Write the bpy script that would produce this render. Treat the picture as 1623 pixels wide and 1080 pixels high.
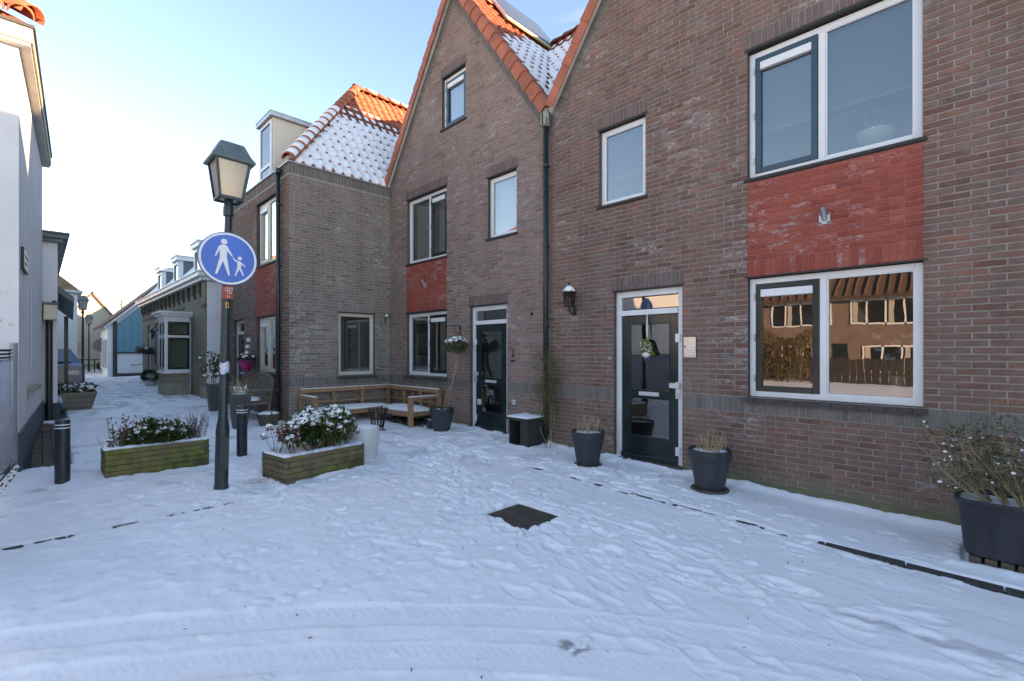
import bpy, bmesh, math, random
import numpy as np
from mathutils import Vector, Matrix
from mathutils.geometry import tessellate_polygon
for o in list(bpy.data.objects): bpy.data.objects.remove(o)
scene = bpy.context.scene
COL = scene.collection
R = math.radians
random.seed(7)

# ------------------------------------------------------------------ camera
cd = bpy.data.cameras.new('camera'); cam = bpy.data.objects.new('camera', cd); COL.objects.link(cam)
cd.sensor_fit = 'HORIZONTAL'; cd.sensor_width = 36; cd.lens = 750/1623*36; cd.shift_y = 17/1623
cd.clip_start = .05; cd.clip_end = 2000
cam.location = (0, 0, 1.6); cam.rotation_euler = (R(90), 0, R(45))
scene.camera = cam

# ------------------------------------------------------------------ sky, sun, exposure
SUN_EL, SUN_AZ = R(12.5), R(32)        # elevation, azimuth counted from +X towards +Y
sun_dir = Vector((math.cos(SUN_EL)*math.cos(SUN_AZ), math.cos(SUN_EL)*math.sin(SUN_AZ), math.sin(SUN_EL)))
world = bpy.data.worlds.new('World'); scene.world = world; world.use_nodes = True
wn, wl = world.node_tree.nodes, world.node_tree.links
wn.clear()
wo = wn.new('ShaderNodeOutputWorld'); bg = wn.new('ShaderNodeBackground'); sky = wn.new('ShaderNodeTexSky')
sky.sky_type = 'NISHITA'; sky.sun_disc = False; sky.sun_elevation = SUN_EL
sky.sun_rotation = math.atan2(sun_dir.x, sun_dir.y); sky.altitude = 0; sky.air_density = 1.0; sky.dust_density = .12; sky.ozone_density = 2.6
# a few thin high clouds low over the horizon
tc = wn.new('ShaderNodeTexCoord'); mp = wn.new('ShaderNodeMapping'); mp.inputs['Scale'].default_value = (2.2, 2.2, 7.5)
nz = wn.new('ShaderNodeTexNoise'); nz.inputs['Scale'].default_value = 1.7; nz.inputs['Detail'].default_value = 8; nz.inputs['Roughness'].default_value = .62
cr = wn.new('ShaderNodeValToRGB'); cr.color_ramp.elements[0].position = .62; cr.color_ramp.elements[1].position = .95
mx = wn.new('ShaderNodeMixRGB'); mx.inputs[2].default_value = (6.5, 6.4, 6.4, 1)
cm = wn.new('ShaderNodeMath'); cm.operation = 'MULTIPLY'; cm.inputs[1].default_value = .12
wl.new(tc.outputs['Generated'], mp.inputs[0]); wl.new(mp.outputs[0], nz.inputs['Vector']); wl.new(nz.outputs['Fac'], cr.inputs[0])
wl.new(cr.outputs[0], cm.inputs[0]); wl.new(cm.outputs[0], mx.inputs[0]); wl.new(sky.outputs[0], mx.inputs[1])
gm = wn.new('ShaderNodeGamma'); gm.inputs[1].default_value = 1.0; hs = wn.new('ShaderNodeHueSaturation'); hs.inputs['Saturation'].default_value = 1.12
wl.new(mx.outputs[0], gm.inputs[0]); wl.new(gm.outputs[0], hs.inputs['Color']); wl.new(hs.outputs[0], bg.inputs[0]); bg.inputs[1].default_value = .15; wl.new(bg.outputs[0], wo.inputs[0])
sl = bpy.data.lights.new('sun', 'SUN'); sl.energy = 4.0; sl.angle = R(.5); sl.color = (1, .85, .68)
so = bpy.data.objects.new('sun', sl); COL.objects.link(so); so.rotation_euler = sun_dir.to_track_quat('Z', 'Y').to_euler(); so.location = (12, 12, 12)
vs = scene.view_settings; vs.view_transform = 'Standard'; vs.look = 'None'; vs.gamma = 1; vs.use_curve_mapping = False; vs.exposure = 2.25; vs.use_white_balance = True; vs.white_balance_temperature = 9800; vs.white_balance_tint = 26
scene.render.engine = 'CYCLES'
scene.cycles.max_bounces = 8; scene.cycles.transparent_max_bounces = 12; scene.cycles.caustics_reflective = False; scene.cycles.caustics_refractive = False

# ------------------------------------------------------------------ materials
def nodes(name):
    m = bpy.data.materials.new(name); m.use_nodes = True
    n, l = m.node_tree.nodes, m.node_tree.links
    return m, n, l, n['Principled BSDF']
def rgba(c): return (c[0], c[1], c[2], 1)
def ramp(n, stops, fac, l, interp='LINEAR'):
    r = n.new('ShaderNodeValToRGB'); e = r.color_ramp; e.interpolation = interp
    while len(e.elements) < len(stops): e.elements.new(.5)
    for el, (p, c) in zip(e.elements, stops): el.position = p; el.color = rgba(c) if len(c) == 3 else c
    l.new(fac, r.inputs[0]); return r.outputs[0]
def noise(n, l, scale, detail=4, rough=.55, vec=None, stretch=None, dist=0):
    t = n.new('ShaderNodeTexNoise'); t.inputs['Scale'].default_value = scale; t.inputs['Detail'].default_value = detail
    t.inputs['Roughness'].default_value = rough; t.inputs['Distortion'].default_value = dist
    if vec is None: vec = n.new('ShaderNodeNewGeometry').outputs['Position']
    if stretch:
        mp = n.new('ShaderNodeMapping'); mp.inputs['Scale'].default_value = stretch; l.new(vec, mp.inputs[0]); vec = mp.outputs[0]
    l.new(vec, t.inputs['Vector']); return t.outputs['Fac']
def mixc(n, l, fac, a, b, mode='MIX'):
    x = n.new('ShaderNodeMixRGB'); x.blend_type = mode
    for i, s in ((0, fac), (1, a), (2, b)):
        if hasattr(s, 'links'): l.new(s, x.inputs[i])
        else: x.inputs[i].default_value = s if i == 0 else rgba(s)
    return x.outputs[0]
def mth(n, l, op, a, b=0):
    x = n.new('ShaderNodeMath'); x.operation = op; x.use_clamp = op in ('SUBTRACT',) and False
    for i, s in ((0, a), (1, b)):
        if hasattr(s, 'links'): l.new(s, x.inputs[i])
        else: x.inputs[i].default_value = s
    return x.outputs[0]
def bump(n, l, b, h, strength=.3, dist=.01):
    x = n.new('ShaderNodeBump'); x.inputs['Strength'].default_value = strength; x.inputs['Distance'].default_value = dist
    l.new(h, x.inputs['Height']); l.new(x.outputs[0], b.inputs['Normal'])
M = {}
def mat(key, col, rough=.6, var=.18, scale=6, bmp=0, bscale=60, metal=0, col2=None, stretch=None, obj_var=0, spec=.5, detail=5):
    m, n, l, b = nodes(key)
    f = noise(n, l, scale, detail, .6, stretch=stretch)
    c2 = col2 or tuple(min(1, c*(1+var)) for c in col); c1 = col if col2 else tuple(c*(1-var) for c in col)
    c = ramp(n, [(.30, c1), (.70, c2)], f, l)
    if obj_var:
        oi = n.new('ShaderNodeObjectInfo').outputs['Random']
        k = mth(n, l, 'ADD', mth(n, l, 'MULTIPLY', oi, obj_var*2), 1-obj_var)
        hs = n.new('ShaderNodeHueSaturation'); l.new(c, hs.inputs['Color']); l.new(k, hs.inputs['Value']); c = hs.outputs[0]
    l.new(c, b.inputs['Base Color']); b.inputs['Metallic'].default_value = metal; b.inputs['Specular IOR Level'].default_value = spec
    rr = ramp(n, [(.2, (rough*.85,)*3), (.8, (min(1, rough*1.15),)*3)], noise(n, l, scale*2.3, 3), l); l.new(rr, b.inputs['Roughness'])
    if bmp: bump(n, l, b, noise(n, l, bscale, 4, stretch=stretch), bmp, .01)
    M[key] = m; return m

def brick_mat(key, stops, white=.5, dirt=(.20, .18, .165), moss=True, dirt_amt=.35):
    m, n, l, b = nodes(key)
    geo = n.new('ShaderNodeNewGeometry'); oi = n.new('ShaderNodeObjectInfo'); pos = geo.outputs['Position']
    rnd = mth(n, l, 'FRACT', mth(n, l, 'ADD', geo.outputs['Random Per Island'], mth(n, l, 'MULTIPLY', oi.outputs['Random'], 7.31)))
    c = ramp(n, stops, rnd, l)
    g1 = noise(n, l, 55, 5, .7, pos)                                   # grain inside one brick
    c = mixc(n, l, .75, c, ramp(n, [(.25, (.62,)*3), (.75, (1.35,)*3)], g1, l), 'MULTIPLY')
    g2 = noise(n, l, 1.1, 5, .6, pos)                                  # broad weathering
    c = mixc(n, l, .6, c, ramp(n, [(.3, (.82, .82, .84)), (.7, (1.15, 1.12, 1.1))], g2, l), 'MULTIPLY')
    d = ramp(n, [(.48, (0,)*3), (.78, (dirt_amt,)*3)], noise(n, l, 14, 6, .7, pos, stretch=(1, 1, 2.2)), l)
    c = mixc(n, l, d, c, dirt)
    c = mixc(n, l, .55, c, ramp(n, [(.32, (.70, .69, .68)), (.60, (1.08, 1.08, 1.08))], noise(n, l, 1.0, 4, .6, pos, stretch=(3.2, 3.2, .30)), l), 'MULTIPLY')   # rain streaks
    if white:                                                          # lime bloom on single bricks, in patches
        r2 = mth(n, l, 'FRACT', mth(n, l, 'MULTIPLY', rnd, 17.7))
        k = mth(n, l, 'MULTIPLY', ramp(n, [(.49, (0,)*3), (.60, (1,)*3)], noise(n, l, .9, 3, .6, pos), l), ramp(n, [(.60, (0,)*3), (.72, (1,)*3)], r2, l))
        k = mth(n, l, 'MULTIPLY', k, ramp(n, [(.47, (0,)*3), (.66, (white,)*3)], noise(n, l, 20, 5, .7, pos, stretch=(1, 1, 2)), l))
        c = mixc(n, l, k, c, (.60, .57, .55))
        haze = mth(n, l, 'MULTIPLY', ramp(n, [(.55, (0,)*3), (.75, (.30*white,)*3)], noise(n, l, .8, 4, .6, pos, stretch=(1, 1, .8)), l), ramp(n, [(.35, (0,)*3), (.65, (1,)*3)], noise(n, l, 9, 5, .7, pos), l))
        c = mixc(n, l, haze, c, (.36, .33, .31))
    if moss:
        z = n.new('ShaderNodeSeparateXYZ'); l.new(pos, z.inputs[0])
        zz = mth(n, l, 'ADD', z.outputs[2], mth(n, l, 'MULTIPLY', noise(n, l, 5, 4, .6, pos), .16))
        c = mixc(n, l, ramp(n, [(.20, (.85,)*3), (.33, (0,)*3)], zz, l), c, (.165, .155, .09))
    l.new(c, b.inputs['Base Color']); b.inputs['Roughness'].default_value = .88; b.inputs['Specular IOR Level'].default_value = .25
    bump(n, l, b, noise(n, l, 90, 5, .7, pos), .35, .006)
    M[key] = m
brick_mat('brick', [(0, (.155, .076, .056)), (.2, (.212, .108, .082)), (.4, (.190, .112, .090)), (.6, (.235, .120, .094)), (.78, (.178, .118, .098)), (.9, (.265, .112, .080)), (1, (.135, .094, .078))], white=.62, dirt=(.25, .215, .185), dirt_amt=.65)
brick_mat('brick_left', [(0, (.205, .122, .098)), (.2, (.275, .172, .140)), (.4, (.245, .172, .146)), (.6, (.30, .180, .148)), (.78, (.235, .176, .150)), (.9, (.32, .160, .122)), (1, (.180, .134, .114))], white=.62, dirt=(.34, .30, .27), dirt_amt=.65)
brick_mat('brick_wing', [(0, (.180, .138, .114)), (.3, (.275, .212, .178)), (.6, (.232, .188, .162)), (.85, (.30, .200, .160)), (1, (.150, .124, .108))], white=1.0, dirt=(.40, .365, .33), dirt_amt=.8)
brick_mat('brick_grey', [(0, (.150, .135, .120)), (.3, (.190, .168, .150)), (.6, (.165, .150, .138)), (.85, (.21, .165, .145)), (1, (.125, .112, .104))], white=.3, dirt=(.2, .19, .17))
brick_mat('brick_lintel', [(0, (.160, .100, .088)), (.5, (.190, .118, .104)), (1, (.150, .108, .100))], white=.3, moss=False)
brick_mat('brick_red', [(0, (.28, .060, .040)), (.3, (.35, .076, .050)), (.6, (.32, .069, .046)), (.85, (.38, .090, .060)), (1, (.25, .060, .044))], white=.5, dirt=(.36, .14, .12), moss=False)
brick_mat('paver', [(0, (.12, .08, .065)), (.5, (.16, .105, .085)), (1, (.10, .075, .065))], white=0, moss=False)
mat('mortar', (.285, .255, .225), .95, .25, 9, .4, 70); mat('mortar_wing', (.31, .285, .255), .95, .25, 9, .4, 70)
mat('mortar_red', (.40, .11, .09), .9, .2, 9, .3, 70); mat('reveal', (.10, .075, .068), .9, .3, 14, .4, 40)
mat('white_paint', (.70, .71, .70), .35, .06, 3, .05, 30); mat('cream_paint', (.62, .58, .48), .4, .07, 3, .05, 30)
mat('green_paint', (.008, .022, .022), .22, .25, 3, .03, 40); mat('blue_paint', (.02, .055, .075), .3, .15, 3)
mat('pipe_paint', (.012, .022, .024), .38, .3, 4, .05, 30); mat('pole_paint', (.012, .028, .032), .36, .35, 7, .12, 60)
mat('hat_paint', (.10, .14, .14), .5, .25, 8, .1, 50); mat('black_iron', (.012, .012, .013), .5, .4, 12, .2, 60)
mat('steel', (.55, .55, .54), .32, .12, 14, 0, metal=1); mat('zinc', (.42, .44, .45), .45, .15, 6, .05, 40, metal=.7)
mat('aluminium', (.60, .62, .64), .42, .08, 5, metal=.5); mat('dark_lintel', (.025, .022, .02), .7, .3, 8)
mat('plastic_pot', (.017, .021, .026), .5, .25, 9, .12, 60, col2=(.042, .048, .055), stretch=(1, 1, .45)); mat('taupe_pot', (.085, .078, .070), .6, .15, 5, .1, 40)
mat('white_pot', (.62, .62, .62), .5, .08, 5, .08, 40); mat('pink_pot', (.45, .02, .14), .4, .1, 5); mat('trough', (.012, .015, .020), .55, .5, 2.5, .1, 30, col2=(.035, .040, .048), stretch=(3, 3, .6))
mat('saucer', (.095, .070, .050), .8, .3, 8, .2, 40); mat('soil', (.03, .022, .016), .95, .3, 20, .6, 50)
mat('tile_orange', (.40, .098, .042), .62, .22, 5, .15, 40, obj_var=.16); mat('tile_dark', (.23, .060, .038), .6, .3, 5, .15, 40, obj_var=.22)
mat('tile_brown', (.13, .075, .05), .8, .3, 6, .3, 30); mat('slate', (.05, .055, .06), .6, .3, 6, .2, 30)
mat('board', (.60, .57, .50), .6, .12, 4, .1, 30); mat('fascia', (.40, .37, .27), .65, .35, 5, .15, 30, stretch=(4, 4, 1)); mat('dark_trim', (.035, .04, .042), .5, .3, 6)
mat('plaster', (.76, .76, .75), .9, .07, 1.6, .25, 35); mat('plaster_old', (.64, .63, .61), .9, .07, 1.6, .3, 35); mat('plaster_grey', (.62, .62, .62), .9, .08, 2, .2, 40); mat('plinth', (.055, .075, .085), .8, .25, 4, .2, 40)
mat('teal_board', (.085, .30, .35), .6, .14, 3, .08, 30, stretch=(6, 6, .5)); mat('stone', (.30, .26, .20), .9, .2, 6, .4, 30)
mat('timber', (.38, .19, .098), .6, .22, 3, .1, 60, stretch=(8, 8, 1.2), obj_var=.1); mat('teak', (.17, .135, .10), .8, .3, 4, .2, 50, stretch=(6, 6, 2), obj_var=.12)
mat('dark_wood', (.035, .032, .030), .8, .35, 5, .25, 40, stretch=(2, 2, 6)); mat('wicker', (.14, .105, .07), .8, .3, 30, .6, 80); mat('planter_far', (.20, .165, .125), .8, .25, 4, .2, 30)
mat('asphalt', (.045, .045, .047), .85, .35, 25, .5, 90, spec=.6); mat('kerb_stone', (.05, .048, .045), .8, .35, 14, .4, 60)
mat('lamp_glass', (.56, .52, .43), .35, .10, 4, spec=.5); mat('lamp_inner', (.70, .62, .45), .5, .1, 5)
mat('wire', (.03, .03, .028), .5, .3, 20); mat('screen_white', (.55, .56, .60), .6, .12, 4, .1, 20); mat('sign_blue', (.006, .14, .50), .4, .1, 3); mat('sign_white', (.72, .72, .72), .45, .04, 4)
mat('plaque_red', (.40, .06, .035), .5, .12, 8); mat('sticker', (.75, .32, .03), .5, .1, 8); mat('room', (.30, .29, .27), .9, .1, 2); mat('room_floor', (.16, .12, .08), .6, .2, 3)
mat('blind', (.20, .225, .26), .5, .05, 4); mat('curtain', (.58, .58, .56), .8, .08, 5, .1, 20); mat('curtain_beige', (.42, .38, .30), .8, .1, 5)
mat('leaf', (.060, .105, .024), .45, .35, 25, obj_var=.1); mat('leaf_dark', (.030, .055, .020), .42, .4, 25); mat('leaf_brown', (.14, .060, .035), .7, .35, 25); mat('leaf_olive', (.095, .085, .025), .6, .35, 25)
mat('twig', (.16, .105, .065), .85, .3, 25); mat('twig_pale', (.42, .30, .16), .8, .25, 25); mat('twig_red', (.11, .06, .045), .8, .3, 25); mat('bark', (.14, .115, .085), .9, .3, 20, .5, 60); mat('twig_green', (.13, .125, .055), .8, .3, 25)
mat('flower_white', (.75, .73, .72), .6, .06, 20); mat('flower_pink', (.70, .48, .46), .6, .1, 20); mat('ceramic', (.78, .78, .77), .25, .03, 5); mat('car_blue', (.02, .06, .14), .25, .1, 3); mat('tyre', (.015, .015, .015), .8, .2, 10)
mat('solar', (.05, .06, .075), .18, .2, 2); mat('wood_yellow', (.42, .30, .10), .6, .15, 5); mat('hedge_gold', (.10, .068, .026), .7, .4, 12); mat('text_dark', (.02, .02, .02), .5, .1, 5); mat('brick_far', (.30, .125, .062), .9, .2, 5)

mat('slate_grey', (.13, .15, .17), .7, .15, 5, .1, 30); mat('tile_weathered', (.26, .14, .075), .85, .45, 3.5, .5, 25); mat('plaster_warm', (.50, .45, .36), .9, .08, 1.6, .2, 30)
mat('sign_rim', (.03, .10, .24), .4, .1, 5); mat('sticker_silver', (.5, .55, .6), .35, .25, 30); mat('iron_rust', (.085, .068, .055), .7, .4, 14, .3, 60); mat('mistletoe', (.16, .17, .02), .5, .3, 20); mat('cloth_blue', (.35, .42, .55), .8, .06, 5); mat('plaster_dark', (.15, .15, .15), .7, .15, 5)
mat('brick_far_dark', (.12, .085, .06), .9, .2, 8); mat('pane_far', (.35, .33, .28), .2, .2, 2)
mat('bark_pale', (.26, .18, .12), .85, .3, 14, .4, 50)
mat('plinth_mossy', (.13, .105, .075), .92, .3, 7, .4, 50, col2=(.15, .145, .07))
mat('twig_olive', (.24, .19, .11), .85, .3, 25)
def peeled():
    m = M['plaster_old']; n, l = m.node_tree.nodes, m.node_tree.links; b = n['Principled BSDF']; src = b.inputs['Base Color'].links[0].from_socket
    k = mth(n, l, 'MULTIPLY', ramp(n, [(.60, (0,)*3), (.66, (1,)*3)], noise(n, l, 5, 6, .7, stretch=(1, 1, .8)), l), ramp(n, [(.50, (0,)*3), (.62, (1,)*3)], noise(n, l, .7, 3, .6), l))
    c = mixc(n, l, mth(n, l, 'MULTIPLY', k, .75), src, (.16, .15, .14)); c = mixc(n, l, ramp(n, [(.5, (0,)*3), (.8, (.25,)*3)], noise(n, l, 1.2, 5, .65, stretch=(3, 3, .5)), l), c, (.42, .42, .42)); l.new(c, b.inputs['Base Color'])
peeled()
def planter_mat(key, moss):
    m, n, l, b = nodes(key)
    pos = n.new('ShaderNodeTexCoord').outputs['Object']
    w = noise(n, l, 3, 5, .65, pos, stretch=(.8, .8, 8))
    c = ramp(n, [(.25, (.075, .055, .035)), (.55, (.155, .115, .070)), (.8, (.22, .175, .115))], w, l)
    k = ramp(n, [(.5-moss*.28, (0,)*3), (.72-moss*.2, (1,)*3)], noise(n, l, 2.4, 5, .65, pos, stretch=(1, 1, 1.6)), l)
    c = mixc(n, l, mth(n, l, 'MULTIPLY', k, .85), c, ramp(n, [(.3, (.075, .085, .012)), (.7, (.21, .215, .022))], noise(n, l, 9, 4, .6, pos), l))
    c = mixc(n, l, ramp(n, [(.50, (0,)*3), (.68, (.85,)*3)], noise(n, l, 2.6, 5, .65, pos, stretch=(1.3, 1.3, 1.5)), l), c, (.035, .030, .020))
    l.new(c, b.inputs['Base Color']); b.inputs['Roughness'].default_value = .8
    bump(n, l, b, w, .5, .01); M[key] = m
planter_mat('planter_mossy', .8); planter_mat('planter_worn', .35)

def glass_mat(key, tint, refl=2.0, wav=.012):
    m, n, l, b = nodes(key); n.remove(b); out = n['Material Output']
    tr = n.new('ShaderNodeBsdfTransparent'); tr.inputs[0].default_value = rgba(tint)
    gl = n.new('ShaderNodeBsdfGlossy'); gl.inputs['Roughness'].default_value = .0; gl.inputs[0].default_value = (1, 1, 1, 1)
    bp = n.new('ShaderNodeBump'); bp.inputs['Strength'].default_value = wav; bp.inputs['Distance'].default_value = .05
    l.new(noise(n, l, 2.2, 2, .5), bp.inputs['Height']); l.new(bp.outputs[0], gl.inputs['Normal'])
    fr = n.new('ShaderNodeFresnel'); fr.inputs[0].default_value = 1.52
    geo = n.new('ShaderNodeNewGeometry')
    k = mth(n, l, 'MINIMUM', mth(n, l, 'MULTIPLY', fr.outputs[0], refl), 1)
    k = mth(n, l, 'MULTIPLY', k, mth(n, l, 'SUBTRACT', 1, geo.outputs['Backfacing']))
    mx = n.new('ShaderNodeMixShader'); l.new(k, mx.inputs[0]); l.new(tr.outputs[0], mx.inputs[1]); l.new(gl.outputs[0], mx.inputs[2])
    l.new(mx.outputs[0], out.inputs[0]); M[key] = m
glass_mat('glass', (.66, .70, .69), 4.2, .012); glass_mat('lamp_pane_dark', (.45, .43, .38), 2.0); glass_mat('glass_old', (.70, .74, .72), 2.6, .03)

def frosted(key, col):
    m, n, l, b = nodes(key); n.remove(b); d = n.new('ShaderNodeBsdfTranslucent'); d.inputs[0].default_value = rgba(col); e = n.new('ShaderNodeBsdfDiffuse'); e.inputs[0].default_value = rgba(col); t = n.new('ShaderNodeBsdfTransparent'); g = n.new('ShaderNodeBsdfGlossy'); g.inputs['Roughness'].default_value = .15
    m1 = n.new('ShaderNodeMixShader'); m1.inputs[0].default_value = .45; l.new(d.outputs[0], m1.inputs[1]); l.new(e.outputs[0], m1.inputs[2])
    m2 = n.new('ShaderNodeMixShader'); l.new(ramp(n, [(.3, (.15,)*3), (.7, (.45,)*3)], noise(n, l, 5, 3), l), m2.inputs[0]); l.new(m1.outputs[0], m2.inputs[1]); l.new(t.outputs[0], m2.inputs[2])
    m3 = n.new('ShaderNodeMixShader'); m3.inputs[0].default_value = .08; l.new(m2.outputs[0], m3.inputs[1]); l.new(g.outputs[0], m3.inputs[2]); l.new(m3.outputs[0], n['Material Output'].inputs[0]); M[key] = m
frosted('lamp_pane', (.58, .58, .56))
mat('glass_solid', (.02, .024, .028), .03, .3, 1.5, spec=1.0)
def snow_mat(key, thin=False):
    m, n, l, b = nodes(key)
    pos = n.new('ShaderNodeNewGeometry').outputs['Position']
    c = ramp(n, [(.3, (.86, .865, .875)), (.7, (.91, .912, .92))], noise(n, l, 3, 6, .6, pos), l)
    if thin:                                                    # packed, half melted snow in the alley lets the paving through
        sx = n.new('ShaderNodeSeparateXYZ'); l.new(pos, sx.inputs[0])
        far = ramp(n, [(.40, (0,)*3), (.62, (1,)*3)], mth(n, l, 'MULTIPLY', sx.outputs[0], -.04), l)
        k = ramp(n, [(.50, (0,)*3), (.66, (.75,)*3)], noise(n, l, 1.3, 8, .72, pos, stretch=(1, 2.2, 1)), l)
        c = mixc(n, l, mth(n, l, 'MULTIPLY', k, far), c, (.14, .13, .13))
        at = n.new('ShaderNodeAttribute'); at.attribute_name = 'worn'      # trodden and driven patches, worn thin
        c = mixc(n, l, at.outputs['Fac'], c, (.16, .155, .155))
    l.new(c, b.inputs['Base Color']); b.inputs['Roughness'].default_value = .65; b.inputs['Specular IOR Level'].default_value = .3
    hsum = mth(n, l, 'ADD', noise(n, l, 38, 6, .7, pos), mth(n, l, 'MULTIPLY', noise(n, l, 160, 3, .6, pos), .4))
    bump(n, l, b, hsum, .55 if thin else .3, .012); M[key] = m
snow_mat('snow'); snow_mat('snow_ground', True)

def brick_tex_mat(key, c1, c2, mort, scale=1):
    m, n, l, b = nodes(key)
    geo = n.new('ShaderNodeNewGeometry'); s = n.new('ShaderNodeSeparateXYZ'); l.new(geo.outputs['Position'], s.inputs[0])
    cx = n.new('ShaderNodeCombineXYZ'); l.new(mth(n, l, 'ADD', s.outputs[0], s.outputs[1]), cx.inputs[0]); l.new(s.outputs[2], cx.inputs[1])
    t = n.new('ShaderNodeTexBrick'); l.new(cx.outputs[0], t.inputs['Vector']); t.inputs['Scale'].default_value = scale
    t.inputs['Brick Width'].default_value = .22; t.inputs['Row Height'].default_value = .063; t.inputs['Mortar Size'].default_value = .008
    t.inputs['Color1'].default_value = rgba(c1); t.inputs['Color2'].default_value = rgba(c2); t.inputs['Mortar'].default_value = rgba(mort)
    c = mixc(n, l, .6, t.outputs[0], ramp(n, [(.3, (.75,)*3), (.7, (1.2,)*3)], noise(n, l, 2, 6, .65), l), 'MULTIPLY')
    l.new(c, b.inputs['Base Color']); b.inputs['Roughness'].default_value = .9
    bump(n, l, b, mth(n, l, 'SUBTRACT', 1, t.outputs['Fac']), .5, .01); M[key] = m
brick_tex_mat('brick_old', (.32, .255, .165), (.25, .195, .125), (.20, .175, .145)); brick_tex_mat('brick_opposite', (.21, .135, .10), (.165, .105, .08), (.22, .19, .17))
brick_tex_mat('brick_plain', (.20, .105, .09), (.16, .09, .08), (.22, .2, .19))

# ------------------------------------------------------------------ mesh helpers
OFF = {}
def link(name, me, parent=None):
    o = bpy.data.objects.new(name, me); COL.objects.link(o)
    if parent is not None: o.parent = parent; OFF[o] = OFF.get(parent)
    return o
def tag(o, label, cat, group=None, kind=None):
    if label: o['label'] = label
    if cat: o['category'] = cat
    if group: o['group'] = group
    if kind: o['kind'] = kind
    return o
def thing(name, label, cat, loc=(0, 0, 0), rz=0, group=None, world=False, kind=None):
    """an Empty at the thing's base; world=True: its parts are given in world coordinates"""
    o = bpy.data.objects.new(name, None); COL.objects.link(o); o.location = loc; o.rotation_euler = (0, 0, rz); o.empty_display_size = .2
    OFF[o] = Vector(loc) if world else None
    return tag(o, label, cat, group, kind)
def copy_tree(o, parent=None):
    c = o.copy(); COL.objects.link(c)
    if parent is not None: c.parent = parent
    for ch in list(o.children): copy_tree(ch, c)
    return c
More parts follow.
